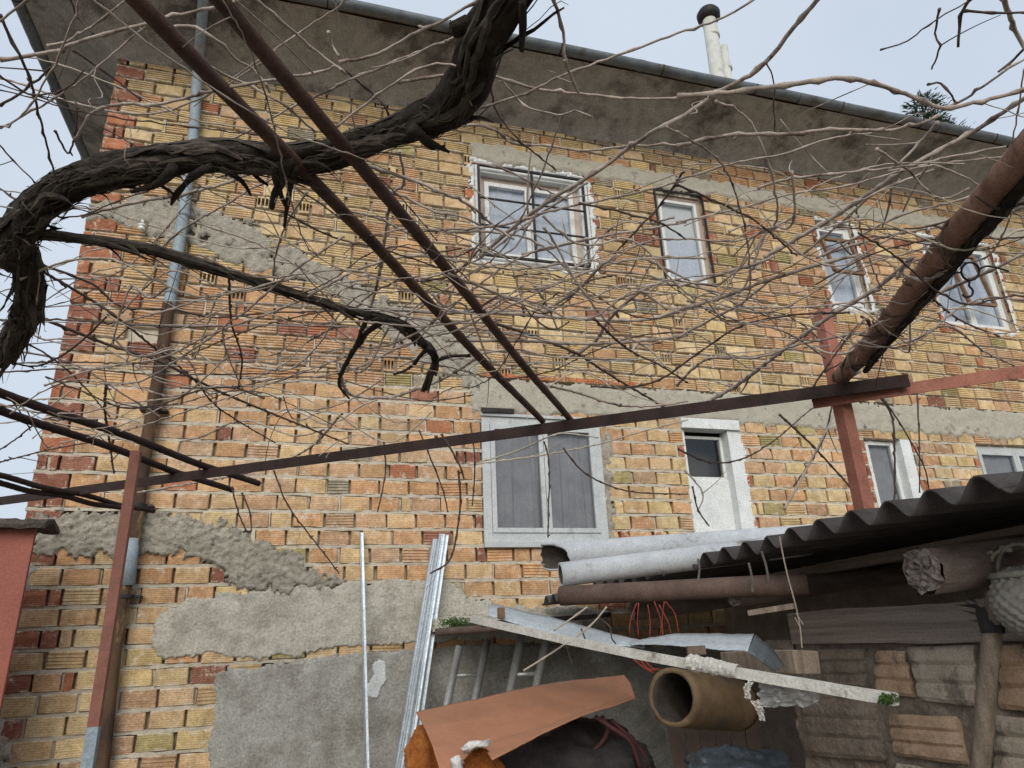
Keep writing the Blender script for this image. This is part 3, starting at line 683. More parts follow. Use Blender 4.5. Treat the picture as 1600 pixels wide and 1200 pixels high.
# two right-hand ground floor windows
o, x0, x1, z0, z1 = win_root('L3', 'narrow ground floor window with grey pane behind the red post')
casements(o, x0+.02, x1-.14, z0, z1, .08, M['grey_paint'], M['white'], 'curtain', 1, .04, .04)
b = MB(); b.box((x1-.14, .0, z0), (x1+.0, .15, z1), j=.004); b.build('jamb', M['limewash'], o)
o, x0, x1, z0, z1 = win_root('L4', 'wide dim ground floor window half hidden by the shed roof')
casements(o, x0, x1, z0, z1, .05, M['grey_paint'], M['grey_paint'], 'curtain', 2, .05, .045)

# ------------------------------------------------------------------ conifer far behind the roof
Yt = 17.
tp = PY(1436, 152, Yt)
tree = thing('conifer_tree', 'dark green conifer top showing above the gutter at right', 'tree', (tp.x, tp.y, 0))
b = MB(); b.tube([(tp.x, tp.y, 0), (tp.x+.1, tp.y, tp.z*.5), (tp.x, tp.y, tp.z-.2)], [.35, .22, .03], 10); b.build('trunk', M['trunk'], tree, True)
b = MB()
for k in range(14000):
    t = random.random()**.8; hgt = tp.z-.0-t*9.5; rr = .3+3.4*t*(.6+.4*math.sin(t*34))+U(-.1, .3); th = U(0, 6.28); r_ = rr*math.sqrt(random.random())
    if random.random() < .35: r_ = rr*U(.85, 1.25)
    p = Vector((tp.x+r_*math.cos(th), tp.y+r_*math.sin(th), hgt-.25*r_)); d_ = Vector((math.cos(th), math.sin(th), U(-.2, .5))).normalized()*U(.1, .22); s_ = d_.cross(Vector((U(-1, 1), U(-1, 1), 1))).normalized()*.025
    b.add([p-s_, p+s_, p+d_+s_*.3, p+d_-s_*.3], [(0, 1, 2, 3)])
b.build('crown', M['leaf'], tree)

# ------------------------------------------------------------------ pergola of welded scrap steel
HP = 1.0                                   # pergola level above the eye
pergola = thing('pergola', 'rusty steel pergola of posts, angle iron and pipes carrying the vines', 'pergola', (PH(213, 705, HP).x, PH(213, 705, HP).y, 0))
def angle(p, q, wd, m, name):
    p = Vector(p); q = Vector(q); d_ = (q-p).normalized(); up = Vector((0, 0, 1)); s_ = d_.cross(up).normalized(); b = MB()
    b.bar(p-up*wd/2, q-up*wd/2, .006, wd); b.bar(p-s_*(wd/2+.002), q-s_*(wd/2+.002), wd, .006)
    return b.build(name, m, pergola)
pl = PH(213, 705, HP); b = MB(); b.tube([(pl.x, pl.y, 0), (pl.x, pl.y, pl.z-.002)], .033, 4); po = b.build('post', M['red_paint'], pergola); po['label'] = 'left post in faded red paint'
b = MB(); b.tube([(pl.x, pl.y, 0), (pl.x, pl.y, PY(150, 1135, pl.y+D).z)], .0345, 4); b.build('bare_steel_foot', M['zinc_pipe'], po)
pr_ = PH(1312, 606, HP); b = MB(); b.tube([(pr_.x+.03, pr_.y+.04, EYE+.365), (pr_.x+.03, pr_.y+.04, PY(1297, 488, pr_.y+.04+D).z)], .04, 4); o = b.build('post', M['red_paint2'], pergola); o['label'] = 'right post rising through the shed roof'
angle(PH(-260, 812, HP), PH(1418, 585, HP), .054, M['rust_dark'], 'angle_beam')
angle(PH(1268, 622, HP-.03), PH(1700, 556, HP-.03), .05, M['red_paint2'], 'angle_rail')
def pbar(px, r_, m, h=HP+.02, name='bar', n=10, ext0=0, ext1=0):
    p, q = PH(*px[0], h), PH(*px[1], h); d_ = (q-p).normalized(); b = MB(); N = 110
    pts = [(p-d_*ext0).lerp(q+d_*ext1, i/N)+Vector((0, 0, 0.006*math.sin(i*.13))) for i in range(N+1)]
    b.tube(pts, r_, n, rf=lambda i, th: 1+.10*fbm(i*1.3, math.cos(th)*2, math.sin(th)*2)); return b.build(name, m, pergola, True)
pbar(((228, 10), (848, 660)), .0155, M['rust'], ext0=1.3); pbar(((357, 10), (895, 662)), .0155, M['rust'], ext0=1.3)
pbar(((-60, 590), (404, 757)), .019, M['rust_dark'], ext0=.6); pbar(((-60, 618), (362, 767)), .019, M['rust_dark'], ext0=.6)
pbar(((-40, 748), (190, 795)), .016, M['rust_dark'], h=HP-.08); pbar(((-40, 735), (240, 800)), .016, M['rust_dark'], h=HP-.05)
M['rust_pipe2'] = mat('scaly_rusted_pipe', (.20, .105, .07), (.40, .24, .17), 11, .85, .7, 70, c3=(.07, .042, .034), c3pos=.56, c3scale=7)
pbar(((1596, 243), (1306, 602)), .037, M['rust_pipe2'], h=HP+.05, name='support_pipe', n=18, ext0=1.1)
# far end of the frame behind the viewer
e0 = PH(228, 10, HP); b = MB(); b.bar((-2.6, -6.9, EYE+HP), (3.4, -6.9, EYE+HP), .06, .06); b.build('rear_beam', M['rust_dark'], pergola)
for x in (-2.5, 3.3):
    b = MB(); b.tube([(x, -6.9, 0), (x, -6.9, EYE+HP-.03)], .035, 4); b.build('post', M['red_paint'], pergola)
for pts in (((0, 566), (240, 572), (540, 556), (900, 566), (1300, 540)), ((0, 500), (260, 508), (540, 510), (980, 530)), ((70, 480), (300, 470), (700, 486), (1200, 480)), ((0, 322), (45, 330)), ((0, 742), (60, 738))):
    b = MB(); b.tube(spline([PH(x, y, HP+.03) for x, y in pts], .1), .0022, 4); b.build('training_wire', M['wire'], pergola)

# ------------------------------------------------------------------ grape vines
def trunk(px, rpx, vine, name, h=HP+.02, pre=(), post=(), n=44, strips=160, amp=.34, mt='bark'):
    pts = list(pre)+[PH(x, y, h+dh) for x, y, dh in px]+list(post)
    rr = [r*.92 for r in rpx]; P = []; Rr = []
    sp_ = spline(pts, .018); 
    # radius along the path by nearest control point (linear in arc index)
    cum = [0]; 
    for i in range(1, len(pts)): cum.append(cum[-1]+(pts[i]-pts[i-1]).length)
    tot = 0; L = [0]
    for i in range(1, len(sp_)): L.append(L[-1]+(sp_[i]-sp_[i-1]).length)
    k_ = cum[-1]/L[-1]
    for l in L:
        l *= k_; j = 0
        while j < len(cum)-2 and cum[j+1] < l: j += 1
        t = (l-cum[j])/max(1e-6, cum[j+1]-cum[j]); Rr.append(rr[j]+(rr[j+1]-rr[j])*min(1, max(0, t)))
    rnd = random.Random(len(px)*13); ph = rnd.uniform(0, 50)
    def rf(i, th):
        tw = th+i*.012; c_, s_ = math.cos(tw), math.sin(tw)
        return 1+amp*(fbm(c_*1.6+ph, s_*1.6, i*.07)*1.0+.5*fbm(ph, 3., i*.11)+abs(fbm(c_*6+ph, s_*6, i*.05))*.6+abs(fbm(c_*15+ph, s_*15, i*.09))*.35-.2)
    b = MB(); b.tube(sp_, Rr, n, rf=rf); o = b.build(name, M[mt], vine, True)
    if strips:
        q = MB(); N = len(sp_)
        for s_ in range(strips):
            i0 = rnd.randrange(0, max(1, N-12)); ln = rnd.randint(4, 17); th = rnd.uniform(0, 6.28); lift = rnd.choice((.0, .05, .15, .35, .6, .9)); wd = rnd.choice((rnd.uniform(.001, .003), rnd.uniform(.001, .003), rnd.uniform(.005, .011))); rs_ = rnd.uniform(-1.6, 1.6)
            vs = []; m_ = min(ln, N-1-i0)
            if m_ < 3: continue
            for k in range(m_+1):
                i = i0+k; t = (sp_[min(i+1, N-1)]-sp_[max(i-1, 0)]).normalized(); a = t.cross(Vector((.13, .2, 1))).normalized(); c_ = a.cross(t)
                thk = th+k*rs_*.05+.5*fbm(k*.25, s_); e_ = abs(k/m_-.35)**2; dirv = a*math.cos(thk)+c_*math.sin(thk); sd_ = t.cross(dirv)
                p = sp_[i]+dirv*(Rr[i]*(1.08+lift*e_*2.2))+Vector((0, 0, -lift*e_*.10)); w_ = wd*(1-.7*abs(2*k/m_-1)**3)
                vs += [p-sd_*w_, p+dirv*w_*.5, p+sd_*w_]
            q.add(vs, [(k*3+i, k*3+i+1, k*3+4+i, k*3+3+i) for k in range(m_) for i in range(2)])
        so_ = q.build('shredded_bark', M['strip'], o); so_['kind'] = 'stuff'
    return o
xa = PH(0, 395, HP)
vineA = thing('grape_vine', 'thick shaggy black vine trunk arching across the top left of the pergola', 'vine', (-2.1, xa.y+.3, 0), 'bare winter grape vines on the pergola')
A_pre = [Vector((-2.1, xa.y+.3, 0)), Vector((-2.0, xa.y+.2, 1.2)), Vector((-1.6, xa.y+.1, 2.2))]
trunk([(-60, 400, .0), (0, 395, 0), (45, 345, .01), (95, 298, .02), (160, 272, .03), (230, 258, .03), (320, 243, .03), (400, 245, .03), (470, 248, .03), (540, 232, .03), (600, 212, .03), (655, 190, .03), (700, 165, .03), (735, 120, .03), (755, 60, .03), (790, 5, .03), (830, -60, .03)],
      [.06, .055, .055]+[.044, .043, .044, .041, .038, .037, .034, .033, .036, .033, .030, .034, .039, .042, .038, .040, .041, .042], vineA, 'trunk', pre=A_pre, post=[], strips=800)
trunk([(38, 385, .0), (46, 430, -.02), (45, 475, -.04), (25, 525, -.05), (2, 560, -.05), (-40, 580, -.05)], [.03, .036, .036, .034, .03, .026], vineA, 'branch', strips=160)
for pts, r0, r1 in ((((448, 250), (440, 285), (430, 300), (425, 325)), .016, .006), (((430, 262), (436, 295), (446, 322)), .012, .004), (((460, 262), (452, 300), (444, 355)), .010, .003), (((640, 200), (672, 222), (702, 238)), .014, .003), (((650, 205), (675, 232), (695, 228)), .01, .003), (((270, 262), (250, 285), (205, 300)), .014, .004), (((330, 262), (300, 275), (268, 318)), .01, .004), (((345, 265), (375, 280), (392, 305)), .008, .003), (((320, 265), (275, 300), (268, 320)), .008, .003), (((718, 50), (712, 40), (730, 30)), .014, .008), (((816, 0), (817, 40), (815, 78)), .007, .006)):
    b = MB(); sp_ = spline([PH(x, y, HP+.0) for x, y in pts], .02); n_ = len(sp_); b.tube(sp_, [r0+(r1-r0)*i/(n_-1) for i in range(n_)], 7, rf=lambda i, th: 1+.3*fbm(i*.4, th)); b.build('spur', M['bark'], vineA, True)
xb = PH(60, 366, HP)
vineB = thing('grape_vine', 'slimmer dark vine arm running down to a hooked stub left of the lower window', 'vine', (-2.2, xb.y+.9, 0), 'bare winter grape vines on the pergola')
B_pre = [Vector((-2.2, xb.y+.9, 0)), Vector((-2.1, xb.y+.8, 1.3)), Vector((-1.7, xb.y+.5, 2.3))]
trunk([(-40, 362, 0), (60, 366, .0), (130, 372, 0), (200, 382, 0), (260, 396, 0), (330, 418, 0), (400, 440, 0), (470, 462, 0), (530, 480, 0), (585, 494, 0), (635, 510, 0), (660, 535, 0), (680, 558, 0), (672, 585, 0), (662, 610, 0)],
      [.024, .024, .024, .014, .011, .010, .0105, .012, .0135, .0125, .012, .0125, .0125, .013, .0135, .0125, .011, .011], vineB, 'trunk', pre=B_pre, n=20, strips=380, amp=.6)
for pts, r0, r1 in ((((600, 498), (565, 530), (540, 570), (530, 600), (545, 622)), .010, .005), (((680, 556), (668, 545), (640, 575), (615, 585)), .009, .004), (((575, 490), (560, 530), (552, 545)), .009, .004), (((640, 512), (612, 500), (590, 505)), .008, .004), (((676, 575), (690, 560), (735, 555)), .007, .005)):
    b = MB(); sp_ = spline([PH(x, y, HP) for x, y in pts], .02); n_ = len(sp_); b.tube(sp_, [r0+(r1-r0)*i/(n_-1) for i in range(n_)], 10, rf=lambda i, th: 1+.7*fbm(i*.35, math.cos(th)*1.5, math.sin(th)*1.5)+.3*(i % 5 == 0)); b.build('spur', M['bark'], vineB, True)
xc_ = PH(1352, 572, HP)
vineC = thing('grape_vine', 'vine trained along the thick rusty pipe at right with long pale canes', 'vine', (xc_.x+.12, xc_.y+.1, 0), 'bare winter grape vines on the pergola')
pq, pd = PH(1620, 262, HP), (PH(1596, 243, HP)-PH(1306, 602, HP)).normalized()
C_post = [pq+pd*.35, pq+pd*.9, Vector((pq.x+pd.x*1.3, pq.y+pd.y*1.3, 1.6)), Vector((pq.x+pd.x*1.35, pq.y+pd.y*1.35, 0))]
vineC.location = C_post[-1]
trunk([(1352, 580, -.02), (1390, 530, .0), (1425, 490, .0), (1462, 448, .0), (1510, 390, .0), (1560, 330, .0), (1620, 260, .0)], [.012, .016, .019, .019, .02, .022, .024, .026, .03, .034, .036], vineC, 'trunk', post=C_post, n=14, strips=200, amp=.4)

CANES = """A7 0,93 71,83 138,61 226,37 297,20 344,10 395,-6|A5 74,72 105,64 142,42 203,-4|d5 0,24 13,50 40,105 54,152 71,216 89,285|d5 0,165 50,132 80,105|A4 0,200 60,168 128,125 160,98 195,68 232,38|d4 -5,115 45,146 100,140 132,108|A5 45,-2 0,33|A6 262,46 294,40 331,57 375,98 395,108 422,145
A6 118,218 145,175 190,163 245,163 300,150 366,135 430,124 500,113 522,103|A5 327,104 380,130 440,162 492,206|A4 545,127 466,162 398,199 337,233 290,267|d4 113,78 162,111 222,157|A6 128,338 200,319 280,304 345,289 405,268 480,263 545,258|A4 238,398 290,355 340,327 400,292 445,272|A6 398,-4 483,71 542,117|p5 513,50 518,68 530,88
d3 -5,222 20,250 45,275 72,298|d4 108,-5 122,28 146,53|d4 86,205 108,240 120,186 118,160|A6 530,98 591,84 651,51 702,27 748,-3|A5 525,134 620,95 706,60 775,30 822,6|A5 526,198 581,155 621,128 648,110 682,100 712,103|d5 530,104 581,145 601,166 609,190|A6 621,128 700,118 763,118 834,138 908,147 1010,155 1072,151
A5 737,172 806,152 885,116 962,88 1070,48 1130,28 1180,-3|A6 864,-4 881,50 884,98 904,146|A5 709,201 736,194 776,204 800,223 861,228 918,235 980,228 1072,226|A9 751,400 800,357 868,307 935,266 980,233 1036,196 1070,180 1121,145 1171,118 1205,88 1240,44 1282,-5|A4 783,125 810,155 827,169 878,180 898,172 926,183|d4 766,135 780,182 817,223 868,266
A4 738,254 792,266 838,290 885,312|A6 598,402 611,310 631,287 624,236|A6 560,255 641,280 699,304 739,324 773,354 803,374|A5 576,286 641,312 680,331 719,338 750,352|A5 636,362 706,358 787,351 868,327 935,314 1010,297 1072,280|A5 815,398 901,378 970,364 1072,347|d4 1068,268 1030,322 995,360 955,402|d4 905,318 970,331 1030,348 1072,374
A9 1060,151 1150,143 1240,131 1330,123 1414,147 1475,169 1533,157 1605,141|A7 1058,228 1141,211 1229,209 1310,202 1384,204 1440,192 1470,180|A9 1195,402 1306,337 1411,267 1465,236 1532,199 1605,150|A6 1465,192 1438,223 1404,257|A5 1475,170 1512,152 1560,118 1605,90|A4 1056,282 1144,256 1222,241 1296,216 1362,208|A4 1056,348 1161,324 1229,305 1323,290 1411,267 1515,250 1570,246|A5 1185,294 1220,282 1290,273 1400,262 1480,246 1572,229
A5 1370,233 1424,270 1448,297 1475,311 1515,294|d3 1376,78 1418,64 1458,34 1512,2|d4 1468,14 1461,51 1468,73 1456,108|d6 1517,-3 1502,27 1497,74|d5 1508,17 1560,20 1605,20|A9 1568,-4 1586,47 1605,80|d5 1605,72 1585,92 1560,112|d4 1450,132 1470,130 1484,146 1495,160|d2 1197,98 1207,118 1209,160 1211,218|d4 1058,288 1130,320 1187,350 1245,400|A5 1254,398 1323,341 1364,304 1425,277 1458,266|A5 1275,402 1350,378 1420,362 1490,352|A5 1285,400 1400,340 1480,318 1562,292
d4 62,412 145,444 189,478 270,484 334,496 422,489 545,486|d4 66,424 135,464 189,501 243,545 300,590 345,640 430,692|d3 0,500 100,500 220,508 290,511 430,508 545,511|d3 0,568 100,566 240,567 290,556 400,512 545,478|d5 72,500 169,538 250,565 337,609 440,652 545,694|d3 0,582 120,576 240,585 400,584 545,580|A4 70,602 150,576 250,560 335,520 450,478 545,428|d3 0,528 60,546 120,592 172,652
d4 166,600 164,640 171,690 178,740|A3 95,692 200,671 300,640 420,600 545,556|d3 0,722 80,702 152,690|A4 215,770 300,755 400,735 480,702 535,645|d4 358,434 362,505 378,560 372,606|A6 530,578 547,616 604,621 640,612 692,592 745,560|A7 598,400 590,440 575,494|A7 598,481 680,488 783,489 854,495 930,498 1006,500 1075,480|A5 700,428 783,461 850,488|p5 835,446 857,482 870,512|A6 858,482 901,454 935,420 962,398|A7 884,560 928,535 955,495 1002,454 1030,444 1075,444
A6 697,532 817,533 918,537 1002,533 1075,524|d5 775,506 834,525 900,552 960,590 1040,637|A4 625,572 720,530 775,498|A5 854,602 901,613 969,633 1036,633 1075,626|p3 750,722 810,704 854,684 881,677 935,684|p3 732,726 843,712 935,694 1000,675 1075,656|d4 928,498 980,545 1030,570 1075,598|A4 705,562 800,546 870,558 1005,562|A7 1058,485 1128,464 1202,437 1290,410 1345,398|A5 1058,527 1114,498 1158,474 1210,432|A7 1058,448 1120,430 1186,411 1208,400
A8 1092,634 1151,602 1222,548 1296,495 1374,447 1426,402|A5 1058,602 1104,562 1185,558 1249,538 1352,519|A4 1265,612 1300,560 1330,520 1352,498|A4 1158,480 1250,480 1330,473 1385,472|A7 1445,468 1485,450 1553,420 1605,393|A4 1380,542 1430,530 1482,510 1540,550 1605,580|d4 1455,464 1500,500 1562,526|A4 1075,470 1150,500 1230,520 1290,560|A5 560,420 640,400 720,408 800,420 880,412|A4 545,330 600,345 680,392 735,440|d4 440,330 520,370 600,390 690,420|A4 480,300 450,345 430,400 428,450|A4 900,420 1000,428 1100,452 1200,470|A4 1000,400 1060,430 1140,470 1220,500"""
HANG = """d4 690,678 715,720 725,748 3.3|d4 716,735 719,790 705,870 672,896 3.4|d3 600,690 602,740 590,800 3.6|d3 880,700 918,742 985,768 1075,772 3.4|p4 1226,795 1256,741 1296,663 1310,622 2.6|d3 1060,702 1110,722 1160,717 1210,688 1260,645 1285,628 2.9|d4 1218,648 1275,702 1350,785 2.9|d4 1368,612 1393,650 1398,720 1397,790 2.5|d3 1372,612 1402,655 1442,725 1452,765 2.5|d3 1432,598 1436,680 1437,770 2.6|d3 428,735 450,790 495,850 530,896 3.7|d3 655,672 690,760 700,800 3.6|d3 362,760 372,800 385,830 3.9|d3 378,770 390,800 393,830 3.9|d3 1300,632 1285,690 1240,760 2.7|d3 735,660 742,720 738,790 3.5|d3 1082,760 1090,795 1108,822 3.3|p3 1070,735 1098,770 1090,800 3.3|d3 850,690 858,730 856,840 3.6"""
NC = 0
def cane(vine, pts, wpx, m, tw=True):
    global NC
    NC += 1; sp_ = spline(pts, .016); N = len(sp_); rnd = random.Random(NC); nd = rnd.randint(4, 7); b = MB()
    d0 = sum((p-CAM).dot(FW) for p in pts)/len(pts); r_ = max(.0016, min(.0095, wpx*.5*d0/F*.86))
    rr = [r_*(1.04-.28*i/N)*(1.5 if i % nd == 0 else 1.0) for i in range(N)]
    # bends at the nodes
    jit = [Vector((0, 0, 0)) if i in (0, N-1) else Vector((rnd.uniform(-1, 1), rnd.uniform(-1, 1), rnd.uniform(-1, 1)))*(.0035 if i % nd == 0 else .0012) for i in range(N)]
    sp_ = [p+j for p, j in zip(sp_, jit)]; b.tube(sp_, rr, 7 if r_ > .003 else 5)
    if tw:
        for i in range(nd, N-1, nd):
            t = rnd.random()
            if t < .22:        # bud stub
                d_ = Vector((rnd.uniform(-1, 1), rnd.uniform(-1, 1), rnd.uniform(-.8, .8))).normalized(); b.tube([sp_[i], sp_[i]+d_*r_*2.6, sp_[i]+d_*r_*4], [r_*.8, r_*.9, r_*.25], 5)
            elif t < .30:      # tendril
                d_ = Vector((rnd.uniform(-1, 1), rnd.uniform(-1, 1), rnd.uniform(-1, .2))).normalized(); L = rnd.uniform(.05, .16); a = d_.orthogonal()
                b.tube([sp_[i]+d_*L*k/10+a*.016*math.sin(k*.9)*k/10 for k in range(11)], .0011, 4)
            elif t < .37:      # short side shoot
                d_ = (Vector((rnd.uniform(-1, 1), rnd.uniform(-1, 1), rnd.uniform(-.4, .6)))).normalized(); L = rnd.uniform(.08, .28); e_ = Vector((rnd.uniform(-1, 1), rnd.uniform(-1, 1), 0))*.25
                b.tube([sp_[i]+(d_+e_*k/6)*L*k/6 for k in range(7)], [r_*(.65-.05*k) for k in range(7)], 5)
    b.build('cane', m, vine, True)
def wind():
    pa, pb = PH(1306, 602, HP+.05), PH(1596, 243, HP+.05); d_ = (pb-pa).normalized(); a = d_.orthogonal().normalized(); c_ = d_.cross(a); L = (pb-pa).length
    rw = random.Random(11)
    for k in range(16):
        s0, ln, tn, ph = rw.uniform(-.02, .95)*L, rw.uniform(.12, .5), rw.uniform(.4, 1.6)*rw.choice((-1, 1)), rw.uniform(0, 6.28); pts = []
        for i in range(14):
            t = i/13; th = ph+t*tn*6.28; r_ = .042+.005*math.sin(i*2.3+k)+(.10*max(0, abs(t-.5)*2-.6) if k % 2 else 0); pts.append(pa+d_*(s0+ln*t)+a*math.cos(th)*r_+c_*math.sin(th)*r_)
        cane(vineC, pts, rw.choice((3, 4, 5, 6)), rw.choice((M['cane'], M['cane_dark'], M['cane_pale'], M['cane'])), True)
wind()
MC = {'A': M['cane'], 'd': M['cane_dark'], 'p': M['cane_pale']}
def pick_vine(x, y):
    if x > 1050: return vineC
    return vineB if y > 390 or (x > 560 and y > 270) else vineA
rv = random.Random(3)
for t in CANES.replace('\n', '|').split('|'):
    h, *ps = t.split(); P = [tuple(map(float, q.split(','))) for q in ps]; hh = HP+.03+rv.uniform(-.03, .10)
    cane(pick_vine(*P[len(P)//2]), [PH(x, y, hh+.02*math.sin(i*2.1)) for i, (x, y) in enumerate(P)], float(h[1:]), MC[h[0]])
for t in HANG.split('|'):
    h, *ps, Y = t.split(); P = [tuple(map(float, q.split(','))) for q in ps]
    cane(pick_vine(*P[0]), [PY(x, y, float(Y)+.04*i) for i, (x, y) in enumerate(P)], float(h[1:]), MC[h[0]])
# the rest of the thicket: thinner canes running every way at the same level
for k in range(135):
    z = rv.random()
    if z < .36: x, y = rv.uniform(-20, 620), rv.uniform(410, 700)
    elif z < .60: x, y = rv.uniform(560, 1150), rv.uniform(380, 600)
    elif z < .86: x, y = rv.uniform(1130, 1600), rv.uniform(290, 580)
    elif z < .95: x, y = rv.uniform(-20, 130), rv.uniform(60, 640)
    else: x, y = rv.uniform(150, 560), rv.uniform(20, 380)
    h = HP+rv.uniform(-.06, .16); p = PH(x, y, h); th = rv.choice((rv.gauss(.25, .45), rv.gauss(2.6, .4), rv.uniform(0, 6.28))); L = rv.uniform(.35, 1.3); cv = rv.gauss(0, .28)
    pts = []
    for i in range(7):
        t = i/6-.5; a = th+cv*t; pts.append(p+Vector((math.cos(a)*L*t, math.sin(a)*L*t, .05*math.sin(i*1.3+k)-.04*t)))
    pts = [q for q in pts if q.y < -.12]
    if len(pts) > 2 and all((q-CAM).dot(FW) > .8 for q in pts): cane(pick_vine(x, y), pts, rv.choice((2.2, 2.8, 3.4, 4)), rv.choice((M['cane_dark'], M['cane'], M['cane'], M['cane_pale'], M['cane'])), rv.random() < .6)

# ------------------------------------------------------------------ shed at right: corrugated roof on log rafters, side wall of rubble blocks
XE, XW = 1.93, 2.42                        # eave line and side wall plane
def ez(Y): return EYE+.285+.0176*(Y-1.66)*-1+.055   # eave height, falling towards the house
shed = thing('shed', 'lean-to shed with dark corrugated roof and patched block wall', 'shed', (XW+1, -2.5, 0))
SL = math.tan(rad(5))
def sheet(Ya, Yb, x0, x1, lift):
    b = MB(); n_ = int((Yb-Ya)/.177*14); nx = 8
    def fn(u, v):
        Y = Ya+(Yb-Ya)*v; x = x0+(x1-x0)*u
        return Vector((x, Y-D, ez(Y)+.033*math.cos(2*math.pi*(Y-1.66)/.177+math.pi)+.026+(x-XE)*SL+lift+.004*fbm(x*2, Y*2)))
    b.grid(fn, nx, n_); o = b.build('roof_sheet', M['eternit'], shed, True); solid(o, .0065, 1.)
k = 0
Ya = .45
while Ya < 5.75:
    Yb = min(Ya+.177*6, 5.80); sheet(Ya, Yb+.04 if Yb < 5.7 else Yb, XE-(.0, .012, -.008, .006, .0, .01)[k % 6], XE+1.9, .0035*(k % 2)); Ya = Yb; k += 1
b = MB(); zl = PO(760, 975, 4.6).z
b.grid(lambda u, v: Vector((1.12+.9*u, (4.55+1.22*v)-D, zl+.012*math.cos(2*math.pi*1.22*v/.09)+.03*u)), 6, 150); solid(b.build('lower_roof_sheet', M['eternit'], shed, True), .006)
def zr(x, Y): return ez(Y)+(x-XE)*SL-.03
for Y, x0, r_ in ((1.98, 2.06, .078), (3.35, 2.2, .06), (4.6, 2.2, .06), (.8, 2.15, .07)):
    b = MB(); pts = [Vector((x0+i*.1, Y-D+.01*math.sin(i), zr(x0+i*.1, Y)-r_-.065)) for i in range(18)]
    b.tube(pts, r_, 22, cap=False, rf=lambda i, th: 1+.16*fbm(math.cos(th)*2, math.sin(th)*2, i*.15+Y)+.05*fbm(math.cos(th)*9, math.sin(th)*9, i*.1))
    lg = b.build('log_rafter', M['log'], shed, True)
    b = MB(); c = pts[0]
    vs = [c+Vector((-.01, 0, 0))]; rings = 5; nn = 22
    for q in range(1, rings+1):
        for k in range(nn):
            th = 2*math.pi*k/nn; rr = r_*q/rings*(1+.16*fbm(math.cos(th)*2, math.sin(th)*2, Y)); vs.append(c+Vector((.03*fbm(q*1.7, k*.9, Y), rr*math.cos(th), rr*math.sin(th))))
    fs = [(0, 1+k, 1+(k+1) % nn) for k in range(nn)]+[(1+(q-1)*nn+k, 1+q*nn+k, 1+q*nn+(k+1) % nn, 1+(q-1)*nn+(k+1) % nn) for q in range(1, rings) for k in range(nn)]
    b.add(vs, fs); b.build('rotten_end', M['log_end'], lg)
for x, dz in ((2.75, .07), (3.3, .07)):      # battens under the sheets
    b = MB(); b.bar((x, .5-D, zr(x, .5)-dz+.02), (x, 5.7-D, zr(x, 5.7)-dz+.02), .05, .05); b.build('roof_batten', M['plank'], shed)
# wall plate, a wide grey plank
zp0, zp1 = PX(1400, 1004, XW-.03).z, PX(1400, 946, XW-.03).z
b = MB(); ya, yb_ = PX(1600, 960, XW).y-.4, PX(1242, 985, XW).y
def pk(u, v):
    return Vector((XW-.03+.004*fbm(u*9, v*5), ya+(yb_-ya)*u, zp0+(zp1-zp0)*v+.01*fbm(u*3, v)))
b.grid(pk, 40, 8); solid(b.build('wall_plank', M['plank'], shed), .03, 1)
# mud core with blocks proud of it
def core(u, v):
    y = ya+(yb_+.15-ya)*u; z = .0+(zp0+.01)*v
    return Vector((XW+.03+.016*fbm(y*7, z*7)+.008*fbm(y*25, z*25), y, z))
b = MB(); b.grid(core, 130, 110); sw = b.build('side_wall', M['mud'], shed, True); solid(sw, .18, 1)
def block(px, m, ribs=3, d=.05):
    p = [PX(x, y, XW-.005) for x, y in px]; b = MB(); n_ = ribs*4+1; q = 6; vs = []
    for i in range(n_):
        v = i/(n_-1); L = p[0].lerp(p[3], v); R_ = p[1].lerp(p[2], v); g = 0 if (i % 4) else .012
        if i in (0, n_-1): g = .012
        for k in range(q+1):
            c = L.lerp(R_, k/q); vs.append(c+Vector((g+.006*fbm(c.y*14, c.z*14)+(.012 if k in (0, q) else 0), 0, .003*fbm(c.y*9, i))))
    b.add(vs, [(i*(q+1)+k, (i+1)*(q+1)+k, (i+1)*(q+1)+k+1, i*(q+1)+k+1) for i in range(n_-1) for k in range(q)])
    o = b.build('hollow_block', m, sw); solid(o, d, -1)
for px, m in ((((1361, 1016), (1408, 1018), (1424, 1090), (1362, 1082)), 'block'), (((1412, 1011), (1516, 1008), (1518, 1104), (1432, 1094)), 'block_pale'), (((1385, 1116), (1488, 1120), (1506, 1196), (1392, 1180)), 'block'), (((1556, 1008), (1640, 1006), (1650, 1115), (1556, 1108)), 'block'), (((1550, 1118), (1650, 1126), (1660, 1230), (1548, 1210)), 'block_pale'), (((1270, 1015), (1345, 1014), (1350, 1075), (1285, 1075)), 'mud'), (((1250, 1090), (1360, 1095), (1375, 1190), (1255, 1180)), 'mud'), (((1395, 1192), (1500, 1210), (1510, 1300), (1400, 1275)), 'block_pale'), (((1190, 1000), (1235, 1000), (1240, 1060), (1195, 1058)), 'mud')):
    block(px, M[m])
# rear and far sides closing the shed
b = MB(); b.box((XE+1.75, .4-D, 0), (XE+1.9, -.05, ez(3)+.175)); b.build('back_wall', M['mud'], shed)
b = MB(); b.box((XW+.23, .45-D, 0), (XE+1.75, .55-D, ez(.5)+.06)); b.build('end_wall', M['mud'], shed)
